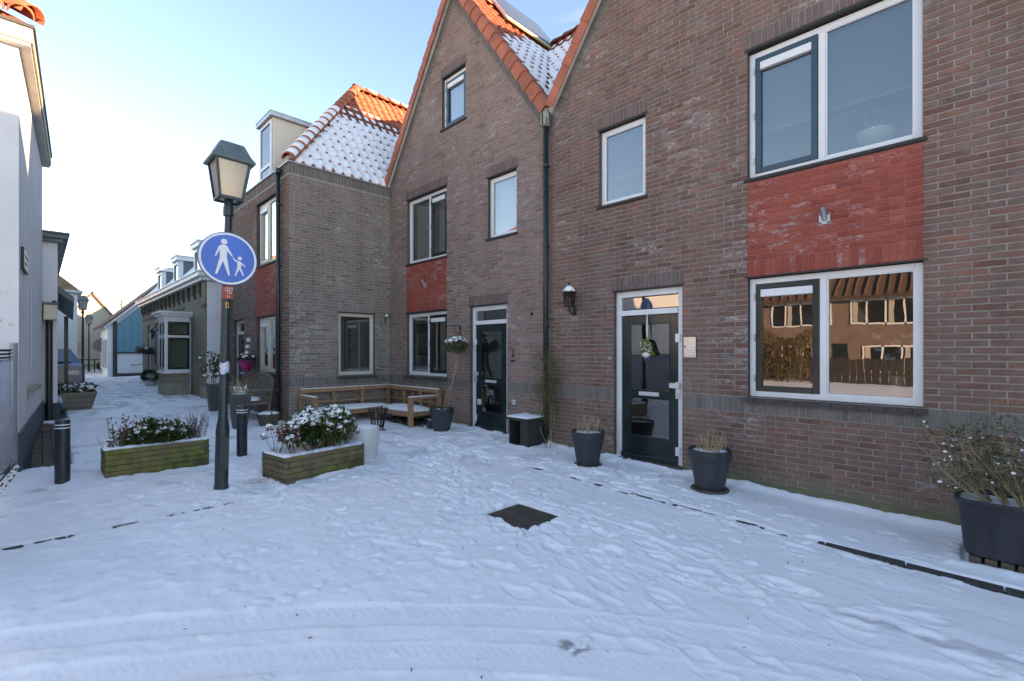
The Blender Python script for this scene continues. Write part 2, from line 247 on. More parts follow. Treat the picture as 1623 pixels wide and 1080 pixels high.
class MB:
    def __init__(s): s.v = []; s.f = []; s.m = []
    def add(s, vs, fs, mi=0):
        b = len(s.v); s.v.extend([tuple(p) for p in vs])
        for f in fs: s.f.append(tuple(i+b for i in f)); s.m.append(mi)
        return s
    def box(s, x0, x1, y0, y1, z0, z1, mi=0, xf=None):
        x0, x1 = min(x0, x1), max(x0, x1); y0, y1 = min(y0, y1), max(y0, y1); z0, z1 = min(z0, z1), max(z0, z1)
        vs = [(x, y, z) for z in (z0, z1) for y in (y0, y1) for x in (x0, x1)]
        if xf: vs = [xf(Vector(p)) for p in vs]
        return s.add(vs, [(0, 2, 3, 1), (4, 5, 7, 6), (0, 1, 5, 4), (2, 6, 7, 3), (0, 4, 6, 2), (1, 3, 7, 5)], mi)
    def bar(s, a, b, w, h, mi=0, up=(0, 0, 1)):
        a, b = Vector(a), Vector(b); d = (b-a).normalized(); u = Vector(up)
        if abs(d.dot(u)) > .95: u = Vector((1, 0, 0))
        r = d.cross(u).normalized(); u = r.cross(d)
        vs = [p+r*sx*w/2+u*sz*h/2 for p in (a, b) for sz in (-1, 1) for sx in (-1, 1)]
        return s.add(vs, [(0, 1, 3, 2), (4, 6, 7, 5), (0, 4, 5, 1), (2, 3, 7, 6), (0, 2, 6, 4), (1, 5, 7, 3)], mi)
    def prism(s, pts, fn, d0, d1, mi=0):
        n = len(pts); vs = [fn(p[0], p[1], d0) for p in pts]+[fn(p[0], p[1], d1) for p in pts]
        fs = [tuple(range(n-1, -1, -1)), tuple(range(n, 2*n))]+[(i, (i+1) % n, n+(i+1) % n, n+i) for i in range(n)]
        return s.add(vs, fs, mi)
    def tube(s, pts, r, n=6, mi=0, cap=True):
        pts = [Vector(p) for p in pts]; k = len(pts); rs = r if isinstance(r, (list, tuple)) else [r]*k
        vs = []; fs = []; ref = None
        for i, p in enumerate(pts):
            d = (pts[min(i+1, k-1)]-pts[max(i-1, 0)])
            d = d.normalized() if d.length > 1e-9 else Vector((0, 0, 1))
            if ref is None: ref = Vector((1, 0, 0)) if abs(d.x) < .8 else Vector((0, 1, 0))
            a = d.cross(ref).normalized(); b = d.cross(a); ref = b.cross(d)*1.0 if False else ref
            for j in range(n):
                t = 2*math.pi*j/n; vs.append(p+a*math.cos(t)*rs[i]+b*math.sin(t)*rs[i])
        for i in range(k-1):
            for j in range(n):
                fs.append((i*n+j, i*n+(j+1) % n, (i+1)*n+(j+1) % n, (i+1)*n+j))
        if cap: fs.append(tuple(range(n-1, -1, -1))); fs.append(tuple(range((k-1)*n, k*n)))
        return s.add(vs, fs, mi)
    def lathe(s, prof, c=(0, 0, 0), n=24, mi=0, sq=False):
        vs = []; k = len(prof); fs = []
        for (r, z) in prof:
            for j in range(n):
                t = 2*math.pi*(j+.5)/n
                f = 1/max(abs(math.cos(t)), abs(math.sin(t))) if sq else 1
                vs.append((c[0]+r*f*math.cos(t), c[1]+r*f*math.sin(t), c[2]+z))
        for i in range(k-1):
            for j in range(n): fs.append((i*n+j, i*n+(j+1) % n, (i+1)*n+(j+1) % n, (i+1)*n+j))
        if prof[0][0] > 1e-6: fs.append(tuple(range(n-1, -1, -1)))
        if prof[-1][0] > 1e-6: fs.append(tuple(range((k-1)*n, k*n)))
        return s.add(vs, fs, mi)
    def blob(s, c, rx, ry, rz, rnd, nu=7, nv=5, amp=.25, mi=0, flat=0):
        vs = []; fs = []
        for i in range(nv+1):
            ph = math.pi*i/nv
            for j in range(nu):
                t = 2*math.pi*j/nu; k = 1+amp*(rnd.random()*2-1)
                z = math.cos(ph)*rz*k
                if z < 0: z *= (1-flat)
                vs.append((c[0]+math.sin(ph)*math.cos(t)*rx*k, c[1]+math.sin(ph)*math.sin(t)*ry*k, c[2]+z))
        for i in range(nv):
            for j in range(nu): fs.append((i*nu+j, (i+1)*nu+j, (i+1)*nu+(j+1) % nu, i*nu+(j+1) % nu))
        return s.add(vs, fs, mi)
    def leaf(s, p, d, nrm, L, W, mi=0):
        d = d.normalized(); sd = d.cross(nrm)
        sd = sd.normalized() if sd.length > 1e-6 else Vector((1, 0, 0)); up = sd.cross(d)
        return s.add([p, p+d*L*.45+sd*W*.5+up*W*.12, p+d*L-up*L*.12, p+d*L*.45-sd*W*.5+up*W*.12], [(0, 1, 2), (0, 2, 3)], mi)
    def build(s, name, mats, parent=None, smooth=False, bevel=0, seg=2, sub=0):
        me = bpy.data.meshes.new(name)
        off = OFF.get(parent) if parent is not None else None
        vs = s.v if off is None else [(p[0]-off.x, p[1]-off.y, p[2]-off.z) for p in s.v]
        me.from_pydata(vs, [], s.f)
        for k in (mats if isinstance(mats, (list, tuple)) else [mats]): me.materials.append(M[k])
        me.polygons.foreach_set('material_index', s.m)
        if smooth: me.polygons.foreach_set('use_smooth', [True]*len(s.f))
        me.update(); o = link(name, me, parent)
        if bevel:
            b = o.modifiers.new('bevel', 'BEVEL'); b.width = bevel; b.segments = seg; b.limit_method = 'ANGLE'; b.angle_limit = R(40)
        if sub: b = o.modifiers.new('subd', 'SUBSURF'); b.levels = b.render_levels = sub
        return o
def text_geo(txt, size, depth=.001):
    cu = bpy.data.curves.new('lettering', 'FONT'); cu.body = txt; cu.size = size; cu.extrude = depth; cu.align_x = 'CENTER'; cu.align_y = 'CENTER'; cu.resolution_u = 3
    o = bpy.data.objects.new('lettering', cu); COL.objects.link(o); bpy.context.view_layer.update()
    me = bpy.data.meshes.new_from_object(o.evaluated_get(bpy.context.evaluated_depsgraph_get()))
    bpy.data.objects.remove(o); vs = [Vector(v.co) for v in me.vertices]; fs = [tuple(p.vertices) for p in me.polygons]; return vs, fs
def lettering(mb, txt, size, fn, mi=0):
    """fn maps (right, up, out) in metres to the place"""
    vs, fs = text_geo(txt, size); mb.add([fn(v.x, v.y, v.z) for v in vs], fs, mi)
def gz(x): return max(0., min(.25, .018*(-x-.5)))
def clip_poly(poly, planes):
    for (a, b, c) in planes:                       # keep a*u+b*z<=c
        out = []; k = len(poly)
        for i in range(k):
            p, q = poly[i], poly[(i+1) % k]; dp = a*p[0]+b*p[1]-c; dq = a*q[0]+b*q[1]-c
            if dp <= 0: out.append(p)
            if (dp < 0 < dq) or (dq < 0 < dp):
                t = dp/(dp-dq); out.append((p[0]+(q[0]-p[0])*t, p[1]+(q[1]-p[1])*t))
        poly = out
        if len(poly) < 3: return []
    return poly
# ------------------------------------------------------------------ ground and snow
def hsh(i, j, s): 
    v = np.sin(i*127.1+j*311.7+s*74.7)*43758.5453
    return v-np.floor(v)
def vnoise(x, y, s):
    i, j = np.floor(x), np.floor(y); fx, fy = x-i, y-j; fx = fx*fx*(3-2*fx); fy = fy*fy*(3-2*fy)
    a, b, c, d = hsh(i, j, s), hsh(i+1, j, s), hsh(i, j+1, s), hsh(i+1, j+1, s)
    return a+(b-a)*fx+(c-a)*fy+(a-b-c+d)*fx*fy
def fbm(x, y, s, o=4, g=.5):
    t = 0; a = 1; n = 0
    for k in range(o): t = t+a*vnoise(x*2**k, y*2**k, s+k*3.1); n += a; a *= g
    return t/n
def axis(lo, hi, fine, d, grow):
    xs = list(np.arange(fine[0], fine[1]+1e-6, d)); s = d; x = fine[1]
    while x < hi: s = min(s*grow, 40); x += s; xs.append(x)
    s = d; x = fine[0]
    while x > lo: s = min(s*grow, 40); x -= s; xs.insert(0, x)
    return np.array(xs)
def grid_mesh(name, xs, ys, Z, matkey, smooth=True, attr=None):
    nx, ny = len(xs), len(ys); X, Y = np.meshgrid(xs, ys, indexing='ij')
    co = np.stack([X, Y, Z], -1).reshape(-1, 3).astype(np.float32)
    idx = np.arange(nx*ny).reshape(nx, ny)
    q = np.stack([idx[:-1, :-1], idx[1:, :-1], idx[1:, 1:], idx[:-1, 1:]], -1).reshape(-1, 4).astype(np.int32)
    me = bpy.data.meshes.new(name); me.vertices.add(len(co)); me.vertices.foreach_set('co', co.ravel())
    me.loops.add(q.size); me.loops.foreach_set('vertex_index', q.ravel()); me.polygons.add(len(q))
    me.polygons.foreach_set('loop_start', np.arange(0, q.size, 4, dtype=np.int32)); me.polygons.foreach_set('loop_total', np.full(len(q), 4, dtype=np.int32))
    me.update(calc_edges=True); me.validate()
    if smooth: me.polygons.foreach_set('use_smooth', np.ones(len(q), dtype=bool))
    if attr is not None:
        at = me.attributes.new('worn', 'FLOAT', 'POINT'); at.data.foreach_set('value', attr.ravel().astype(np.float32))
    me.materials.append(M[matkey]); return link(name, me)
def gzn(x): return np.clip(.018*(-x-.5), 0, .25)
xs = axis(-600, 600, (-60, 20), 4, 1.25); ys = axis(-600, 600, (-40, 40), 4, 1.25)
xs = np.unique(np.concatenate([xs, np.array([-14.39, -.5, -8., -4.])]))
X, Y = np.meshgrid(xs, ys, indexing='ij')
tag(grid_mesh('ground', xs, ys, gzn(X)-.045, 'asphalt', False), 'dark paved street under the snow', None, kind='structure')

xs = axis(-120, 60, (-6.2, 1.2), .0145, 1.016); ys = axis(-60, 60, (.0, 5.84), .0145, 1.018)
X, Y = np.meshgrid(xs, ys, indexing='ij')
rs = np.random.RandomState(5)
near = np.clip((14-np.hypot(X, Y))/6, 0, 1)
H = (fbm(X*.7, Y*.7, 1, 3)-.5)*.05 + (fbm(X*3.2, Y*3.2, 2, 4)-.5)*.016*near
rightside = np.clip((X+3.6)/1.4, 0, 1)*np.clip((5.3-Y)/.5, 0, 1)
tramp = np.clip(fbm(X*.45+3, Y*.45, 9, 3)*2.6-.75, .15, 1)*(1-.72*rightside)*np.clip((np.hypot(X, Y)-2.6)/1.6, .25, 1)   # how trodden
leftside = np.clip((-1.6-X)/1.2, 0, 1)*np.clip((4.2-Y)/1.2, 0, 1)
H += (np.abs(fbm(X*6, Y*6, 4, 4)-.5)*-2+.5)*(.014*tramp+.014*leftside)*near
H += np.clip(fbm(X*4.5, Y*4.5, 71, 3)*2.4-1.1, 0, 1)*.014*leftside*near
H += (fbm(X*13, Y*13, 6, 4, .6)-.5)*.017*tramp*near
streak = np.clip((X+4.6)/1.5, 0, 1)*near
H += (fbm(X*1.1+.6*fbm(X*2, Y*2, 55, 2), Y*5.5+.9*fbm(X*1.3, Y*1.3, 56, 2), 50, 5, .65)-.5)*.017*streak
WX, WY = (fbm(X*9, Y*9, 61, 3)-.5)*.075, (fbm(X*9, Y*9, 62, 3)-.5)*.075
foot = np.zeros_like(H)
def stamp(x, y, a, L, Wd, depth):
    i0, i1 = np.searchsorted(xs, [x-.35, x+.35]); j0, j1 = np.searchsorted(ys, [y-.35, y+.35])
    if i1-i0 < 3 or j1-j0 < 3: return
    dx, dy = X[i0:i1, j0:j1]-x+WX[i0:i1, j0:j1], Y[i0:i1, j0:j1]-y+WY[i0:i1, j0:j1]
    u = (dx*math.cos(a)+dy*math.sin(a))/L; v = (-dx*math.sin(a)+dy*math.cos(a))/(Wd*(1+.25*np.clip(u, -1, 1)))
    r = np.sqrt(u*u+v*v)
    k = -depth*np.clip((1.0-r)/.22, 0, 1)+depth*.45*np.exp(-((r-1.2)/.2)**2)
    foot[i0:i1, j0:j1] += k
def walk(x, y, a, n, step=.62, wob=.12):
    s = 1
    for k in range(n):
        a += rs.uniform(-wob, wob); x += math.cos(a)*step*.5; y += math.sin(a)*step*.5; s = -s
        stamp(x-math.sin(a)*.09*s, y+math.cos(a)*.09*s, a+rs.uniform(-.15, .15), rs.uniform(.13, .16), rs.uniform(.05, .06), rs.uniform(.006, .014))
for k in range(6): walk(rs.uniform(-1.5, .8), rs.uniform(2.4, 5.3), math.pi+rs.uniform(-.22, .28), 30)
for k in range(13): walk(rs.uniform(-9, -4), rs.uniform(.3, 5.0), rs.uniform(-.5, .4)+(math.pi if k % 2 else 0), 26)
for k in range(8): walk(-13+rs.uniform(-2, 2), rs.uniform(.7, 2.4), math.pi+rs.uniform(-.05, .05), 50, wob=.04)
for x0, y0 in ((-3.3, 5.3), (-6.4, 5.2), (-5.9, 4.2)):
    for k in range(16): stamp(x0+rs.normal(0, .35), y0+rs.normal(0, .3), rs.uniform(0, 6.28), .14, .055, .016)
for k in range(650):                                                         # clods kicked up by feet
    x, y = .4-6.9*rs.random_sample()**.7, rs.uniform(.6, 5.5); stamp(x, y, rs.uniform(0, 6.28), rs.uniform(.03, .08), rs.uniform(.02, .045), -rs.uniform(.004, .012))
H += foot*near
# tyre tracks
def track(pts, wd, depth, ph):
    P = np.array(pts); t = np.linspace(0, len(P)-1, 260); k = np.arange(len(P))
    # smooth interpolation through the points
    from_ = np.poly1d(np.polyfit(k, P[:, 0], 4)); to_ = np.poly1d(np.polyfit(k, P[:, 1], 4)); C = np.stack([from_(t), to_(t)], 1)
    sl = np.concatenate([[0], np.cumsum(np.hypot(*np.diff(C, axis=0).T))])
    i0, i1 = np.searchsorted(xs, [C[:, 0].min()-.3, C[:, 0].max()+.3]); j0, j1 = np.searchsorted(ys, [C[:, 1].min()-.3, C[:, 1].max()+.3])
    XX, YY = X[i0:i1, j0:j1], Y[i0:i1, j0:j1]; best = np.full(XX.shape, 9.); side = np.zeros(XX.shape); along = np.zeros(XX.shape)
    T = np.gradient(C, axis=0); T /= np.hypot(T[:, 0], T[:, 1])[:, None]
    for (cx, cy), (tx, ty), s in zip(C, T, sl):
        dx, dy = XX-cx, YY-cy; d = np.hypot(dx, dy); m = d < best
        best[m] = d[m]; side[m] = (-dx*ty+dy*tx)[m]; along[m] = (s+dx*tx+dy*ty)[m]
    v = side/wd; inside = np.clip((1-np.abs(v))/.12, 0, 1)
    tread = np.where(((along+np.abs(side)*.75+ph) % .052) < .026, 1., 0.)*(np.abs(np.abs(v)-.5) > .04)
    h = inside*(-depth+tread*.0028) + np.exp(-((np.abs(v)-1.13)/.14)**2)*depth*.45*(.2+1.4*fbm(XX*6, YY*6, 77, 2))
    flat = np.clip((1.25-np.abs(v))/.2, 0, 1)*.8
    H[i0:i1, j0:j1] = H[i0:i1, j0:j1]*(1-flat*.8)+h
track([(-3.95, -.7), (-3.664, -.144), (-3.20, .56), (-2.311, 1.666), (-1.573, 2.344), (-.612, 2.897), (.35, 3.30), (1.2, 3.6)], .105, .0055, 0)
track([(-3.45, -.6), (-3.099, .082), (-2.494, .872), (-1.984, 1.471), (-1.265, 2.114), (-.5, 2.60), (.4, 3.0), (1.2, 3.25)], .105, .004, .02)
track([(-2.75, -.7), (-2.5, -.1), (-1.95, .70), (-1.40, 1.28), (-.75, 1.75), (.1, 2.2), (.9, 2.5)], .105, .003, .01)
# holes: kerb lines melted bare, drain cover, gap at walls
hole = np.zeros_like(H); YF_ = 5.825
jag = (fbm(X*11, Y*11, 21, 3)-.5)*.035
def slot(x0, x1, y0, y1, soft=.02, jj=1):
    d = np.maximum(np.maximum(x0-X, X-x1), np.maximum(y0-Y, Y-y1))+jag*jj
    np.maximum(hole, np.clip(-d/soft+.5, 0, 1), out=hole)
for a, b, w in ((-.98, -.49, .022), (-.50, -.1, .04), (-.12, .30, .05), (.28, .95, .06), (-1.64, -1.42, .02), (-2.26, -1.83, .022), (-2.76, -2.37, .014), (-3.31, -3.15, .02), (-3.62, -3.42, .015), (-4.25, -4.1, .01)): slot(a, b, 4.62-w-.014, 4.62+w+.014)
for a, b, w in ((-.18, -.10, .03), (-.01, .07, .025), (.10, .20, .025), (.48, .52, .02), (.56, .63, .028), (.86, .98, .03), (1.06, 1.09, .02), (1.14, 1.21, .026), (1.30, 1.38, .03), (2.06, 2.16, .03), (2.36, 2.5, .022), (3.02, 3.14, .03), (3.7, 3.78, .02)): slot(-5.35-w-.014, -5.35+w+.014, a, b, .025, 2.6)
for x, y, r in ((-1.0, 3.89, .04), (-.93, 3.91, .03)): slot(x-r, x+r, y-.015, y+.015)
slot(-3.395, -2.835, 3.02, 3.49, .02, .45)
slot(-12.9, -8.3, -.6, .30, .06)
slot(-17.5, -13.2, -.2, .42, .06)
worn = np.clip(fbm(X*4, Y*4, 31, 4)*3-1.75, 0, .55)*tramp*np.clip((np.hypot(X, Y)-4)/3, 0, 1)*.7
d = np.hypot(X+1.56, Y-2.02); worn = np.maximum(worn, np.clip((.085-d+jag*2.6)/.04, 0, .8)*np.clip(fbm(X*40, Y*40, 91, 2)*4-1.2, 0, 1))
for (x, y, rr) in ((-5.9, 1.75, .28), (-5.6, 1.65, .2), (-6.2, 4.6, .22), (-4.6, 5.1, .2)):
    d = np.hypot(X-x, Y-y); worn = np.maximum(worn, np.clip((rr-d)/rr, 0, 1)*np.clip(fbm(X*9, Y*9, 41, 3)*3.4-1.6, 0, .7))
band = np.clip((.055+jag*2-np.abs(Y-3.52-.05*np.sin(X*2)))/.03, 0, 1)*np.clip((X+.8)/.2, 0, 1)*np.clip((.5-X)/.3, 0, 1); worn = np.maximum(worn, band*.34)
H = H+gzn(X)-hole*.075-.012*np.exp(-((Y-4.50)/.10)**2)*np.clip((X+1.3)/.5, 0, 1)
def bank(d, h=.035, w=.07): return h*np.exp(-(np.clip(d, -.05, 9)/w)**2)*(.45+1.1*fbm(X*8, Y*8, 81, 3))
for x, y, rr_ in ((-7.22, .185, .07), (-7.28, 1.99, .07), (-5.87, 1.40, .075), (-3.80, 5.25, .24), (-2.20, 5.36, .26), (-7.08, 5.25, .15), (-6.16, 3.2, .17), (-9.72, 2.62, .16), (-9.74, 3.12, .15)): H += bank(np.hypot(X-x, Y-y)-rr_, .022 if rr_ < .2 else .012, .06)
for cx, cy, a, L, D in ((-7.26, 1.035, R(90.5), 1.02, .42), (-5.86, 2.42, R(98), 1.04, .50), (.33, 5.16, 0, .98, .5), (-5.22, 5.56, 0, .46, .44)):
    u = np.abs((X-cx)*math.cos(a)+(Y-cy)*math.sin(a))-L/2; v = np.abs(-(X-cx)*math.sin(a)+(Y-cy)*math.cos(a))-D/2
    H += bank(np.maximum(u, v), .026, .07)*(np.maximum(u, v) > -.03)
H += bank(YF_-Y, .045, .10)*(X > -9.9)
H = np.where(hole > .5, np.minimum(H, gzn(X)-.055), H)
tag(grid_mesh('snow_cover', xs, ys, H, 'snow_ground', True, np.maximum(worn, np.clip(hole*1.3-.2, 0, 1)*.5)), 'trodden blue white snow lying over the whole street', None, kind='structure')

pv = thing('paving', 'strip of bare brown paving bricks along the white house', None, (-10.6, .1, .15), world=True, kind='structure')
b0 = MB(); b0.box(-.102, .102, -.05, .05, -.03, .012); pm = None
for r in range(4):
    for k in range(21):
        x = -8.35-k*.214-(r % 2)*.1; y = -.02+r*.108
        if pm is None: o = b0.build('brick', 'paver', None, bevel=.006); pm = o.data; md = True; OFF[o] = None
        else: o = bpy.data.objects.new('brick', pm); COL.objects.link(o)
        o.parent = pv; o.location = Vector((x, y, gz(x)-.022+random.uniform(-.004, .004)))-Vector(pv.location); o.rotation_euler = (0, 0, random.uniform(-.02, .02))

# ------------------------------------------------------------------ brick walls
CO = .063
class Wall:
    def __init__(s, O, U, N): s.O, s.U, s.N = Vector(O), Vector(U), Vector(N); s.rz = math.atan2(s.U.y, s.U.x)
    def p(s, u, z, d=0): return s.O+s.U*u+Vector((0, 0, z))+s.N*d
    def box(s, mb, u0, u1, z0, z1, d0, d1, mi=0):
        vs = [s.p(u, z, d) for z in (z0, z1) for d in (d0, d1) for u in (u0, u1)]
        mb.add(vs, [(0, 2, 3, 1), (4, 5, 7, 6), (0, 1, 5, 4), (2, 6, 7, 3), (0, 4, 6, 2), (1, 3, 7, 5)] if (s.U.cross(Vector((0, 0, 1)))).dot(s.N) < 0 else [(0, 1, 3, 2), (4, 6, 7, 5), (0, 4, 5, 1), (2, 3, 7, 6), (0, 2, 6, 4), (1, 5, 7, 3)], mi)
def project(p):
    z = math.sqrt(.5)*(-p.x+p.y)
    if z < .3: return None
    l = math.sqrt(.5)*(p.x+p.y); return 811.5+750*l/z, 557-750*(p.z-1.6)/z, z
def lay_rows(wall, u0, u1, z0, z1, blocks, clips, key, rnd, out, shift=0):
    """courses of a wild bond: stretchers and headers, no joint above a joint"""
    prev = []; r0, r1 = round(z0/CO), round(z1/CO)
    for r in range(r0, r1):
        z = r*CO; iv = [(u0, u1)]
        for (a, b, c, d) in blocks:
            if c < z+CO*.7 and d > z+CO*.3:
                nv = []
                for (s, e) in iv:
                    if b <= s or a >= e: nv.append((s, e)); continue
                    if a > s+.03: nv.append((s, a))
                    if b < e-.03: nv.append((b, e))
                iv = nv
        js = []
        for (s, e) in iv:
            u = s; first = True
            while u < e-.02:
                best = None
                for tr in range(5):
                    w = .207 if rnd.random() > .30 else .098
                    if first and (r % 2): w = .098 if tr < 2 else .15
                    if all(abs(u+w+.006-j) > .04 for j in prev): best = w; break
                    best = w
                first = False
                w = best*rnd.uniform(.985, 1.01)
                if e-(u+w) < .06: w = e-u
                poly = clip_poly([(u+.001, z+.006), (u+w-.001, z+.006), (u+w-.001, z+.0565), (u+.001, z+.0565)], clips)
                if len(poly) >= 3: out.append((wall, poly, key))
                js.append(u+w+.006); u += w+.0115
        prev = js
def lay_soldier(wall, u0, u1, z0, z1, key, rnd, out, pitch=.0625):
    n = max(1, round((u1-u0)/pitch)); p = (u1-u0)/n
    for k in range(n):
        a = u0+k*p+.005; b = a+p-.011
        out.append((wall, [(a, z0+.005), (b, z0+.005), (b, z1-.007), (a, z1-.007)], key))
def brick_geo(mb, poly, P, rnd, mi=0):
    n = len(poly); cx = sum(p[0] for p in poly)/n; cy = sum(p[1] for p in poly)/n; h = rnd.uniform(-.0015, .0022)
    def ins(p, k=.0035):
        dx, dy = cx-p[0], cy-p[1]; q = math.hypot(dx, dy) or 1
        return (p[0]+(k if dx > 0 else -k), p[1]+(k if dy > 0 else -k)) if n == 4 else (p[0]+dx/q*k, p[1]+dy/q*k)
    vs = [P(p[0], p[1], -.009) for p in poly]+[P(p[0]+rnd.uniform(-.001, .001), p[1]+rnd.uniform(-.001, .001), -.0022) for p in poly]
    vs += [P(*ins(p), h+rnd.uniform(-.0008, .0008)) for p in poly]
    fs = []
    for k in range(2):
        for i in range(n): j = (i+1) % n; fs.append((k*n+i, k*n+j, (k+1)*n+j, (k+1)*n+i))
    fs.append(tuple(range(2*n, 3*n)))
    mb.add(vs, fs, mi)
BK = {}
def place_bricks(house, walls, recs, rnd, limit=300):
    """the bricks that show largest as objects, the others joined into one part per wall"""
    sc = []
    for i, (w, poly, key) in enumerate(recs):
        n = len(poly); c = w.p(sum(p[0] for p in poly)/n, sum(p[1] for p in poly)/n); q = project(c)
        if not q or not (-20 < q[0] < 1643 and -20 < q[1] < 1100): continue
        ar = abs(sum(poly[k][0]*poly[(k+1) % n][1]-poly[(k+1) % n][0]*poly[k][1] for k in range(n)))/2
        v = Vector((0, 0, 1.6))-c; sc.append((ar*v.normalized().dot(w.N)/v.length_squared, i))
    sc.sort(reverse=True); top = set(i for s, i in sc[:limit])
    rest = {w: MB() for w in walls}; keys = {w: [] for w in walls}
    for i, (w, poly, key) in enumerate(recs):
        part = walls[w]
        if i in top:
            us = [p[0] for p in poly]; zs = [p[1] for p in poly]; W_, H_ = max(us)-min(us), max(zs)-min(zs)
            rect = len(poly) == 4 and abs(W_*H_-abs(sum(poly[k][0]*poly[(k+1) % 4][1]-poly[(k+1) % 4][0]*poly[k][1] for k in range(4)))/2) < 1e-5
            cu, cz = (max(us)+min(us))/2, (max(zs)+min(zs))/2
            kk = (round(W_, 2), round(H_, 3), key, rnd.randrange(3)) if rect else None
            me = BK.get(kk)
            if me is None:
                mb = MB(); pl = [(-W_/2, -H_/2), (W_/2, -H_/2), (W_/2, H_/2), (-W_/2, H_/2)] if rect else [(p[0]-cu, p[1]-cz) for p in poly]
                brick_geo(mb, pl, lambda u, z, d: (u, -d, z), rnd)
                me = bpy.data.meshes.new('brick'); me.from_pydata(mb.v, [], mb.f); me.materials.append(M[key]); me.update()
                if kk: BK[kk] = me
            o = bpy.data.objects.new('brick', me); COL.objects.link(o); o.parent = part
            o.location = w.p(cu, cz)-OFF[part]; o.rotation_euler = (0, 0, w.rz)
        else:
            if key not in keys[w]: keys[w].append(key)
            brick_geo(rest[w], poly, w.p, rnd, keys[w].index(key))
    for w in walls:
        if rest[w].f:
            o = rest[w].build('brickwork', keys[w], walls[w]); o['kind'] = 'stuff'
def mortar_wall(name, house, wall, u0, u1, z0, z1, openings, zones, clips, mkey, thick=.26):
    """the bed the bricks lie in, with real openings and reveals"""
    us = sorted(set([u0, u1]+[v for o in openings for v in o[:2]]+[v for o in zones for v in o[:2]])); zs = sorted(set([z0, z1]+[v for o in openings for v in o[2:4]]+[v for o in zones for v in o[2:4]]))
    us = [u for u in us if u0 <= u <= u1]; zs = [z for z in zs if z0 <= z <= z1]
    mb = MB()
    for a, b in zip(us, us[1:]):
        for c, d in zip(zs, zs[1:]):
            m, n = (a+b)/2, (c+d)/2
            if any(o[0] < m < o[1] and o[2] < n < o[3] for o in openings): continue
            mi = 1 if any(o[0] < m < o[1] and o[2] < n < o[3] for o in zones) else 0
            pl = clip_poly([(a, c), (b, c), (b, d), (a, d)], clips)
            if len(pl) >= 3:
                mb.add([wall.p(x, z, -.0065) for x, z in pl], [tuple(range(len(pl)))], mi)
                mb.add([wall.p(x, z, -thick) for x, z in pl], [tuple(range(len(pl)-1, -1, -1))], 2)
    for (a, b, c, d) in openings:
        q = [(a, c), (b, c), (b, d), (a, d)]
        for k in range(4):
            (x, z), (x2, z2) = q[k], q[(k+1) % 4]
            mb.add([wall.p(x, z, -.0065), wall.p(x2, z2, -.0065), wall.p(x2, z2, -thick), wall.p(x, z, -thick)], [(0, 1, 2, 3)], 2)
    return mb.build(name, [mkey, 'mortar_red', 'reveal'], house)
SET = .07
def room(house, wall, u0, u1, z0, z1, depth=2.2, mkey='room', mx=.5):
    mb = MB(); a, b, c, d = u0-mx, u1+mx, z0-.6, z1+.35; f, k = -.262, -.262-depth
    P = wall.p
    for q, mi in (([P(a, c, k), P(b, c, k), P(b, d, k), P(a, d, k)], 0), ([P(a, c, f), P(a, c, k), P(a, d, k), P(a, d, f)], 0), ([P(b, c, f), P(b, d, f), P(b, d, k), P(b, c, k)], 0), ([P(a, d, f), P(a, d, k), P(b, d, k), P(b, d, f)], 0), ([P(a, c, f), P(b, c, f), P(b, c, k), P(a, c, k)], 1)):
        mb.add(q, [(0, 1, 2, 3)], mi)
    return mb.build('room', [mkey, 'room_floor'], house)
def bars(mb, wall, u0, u1, z0, z1, w, d0, d1, mi=0):
    wall.box(mb, u0, u0+w, z0, z1, d0, d1, mi); wall.box(mb, u1-w, u1, z0, z1, d0, d1, mi)
    wall.box(mb, u0+w, u1-w, z0, z0+w, d0, d1, mi); wall.box(mb, u0+w, u1-w, z1-w, z1, d0, d1, mi)
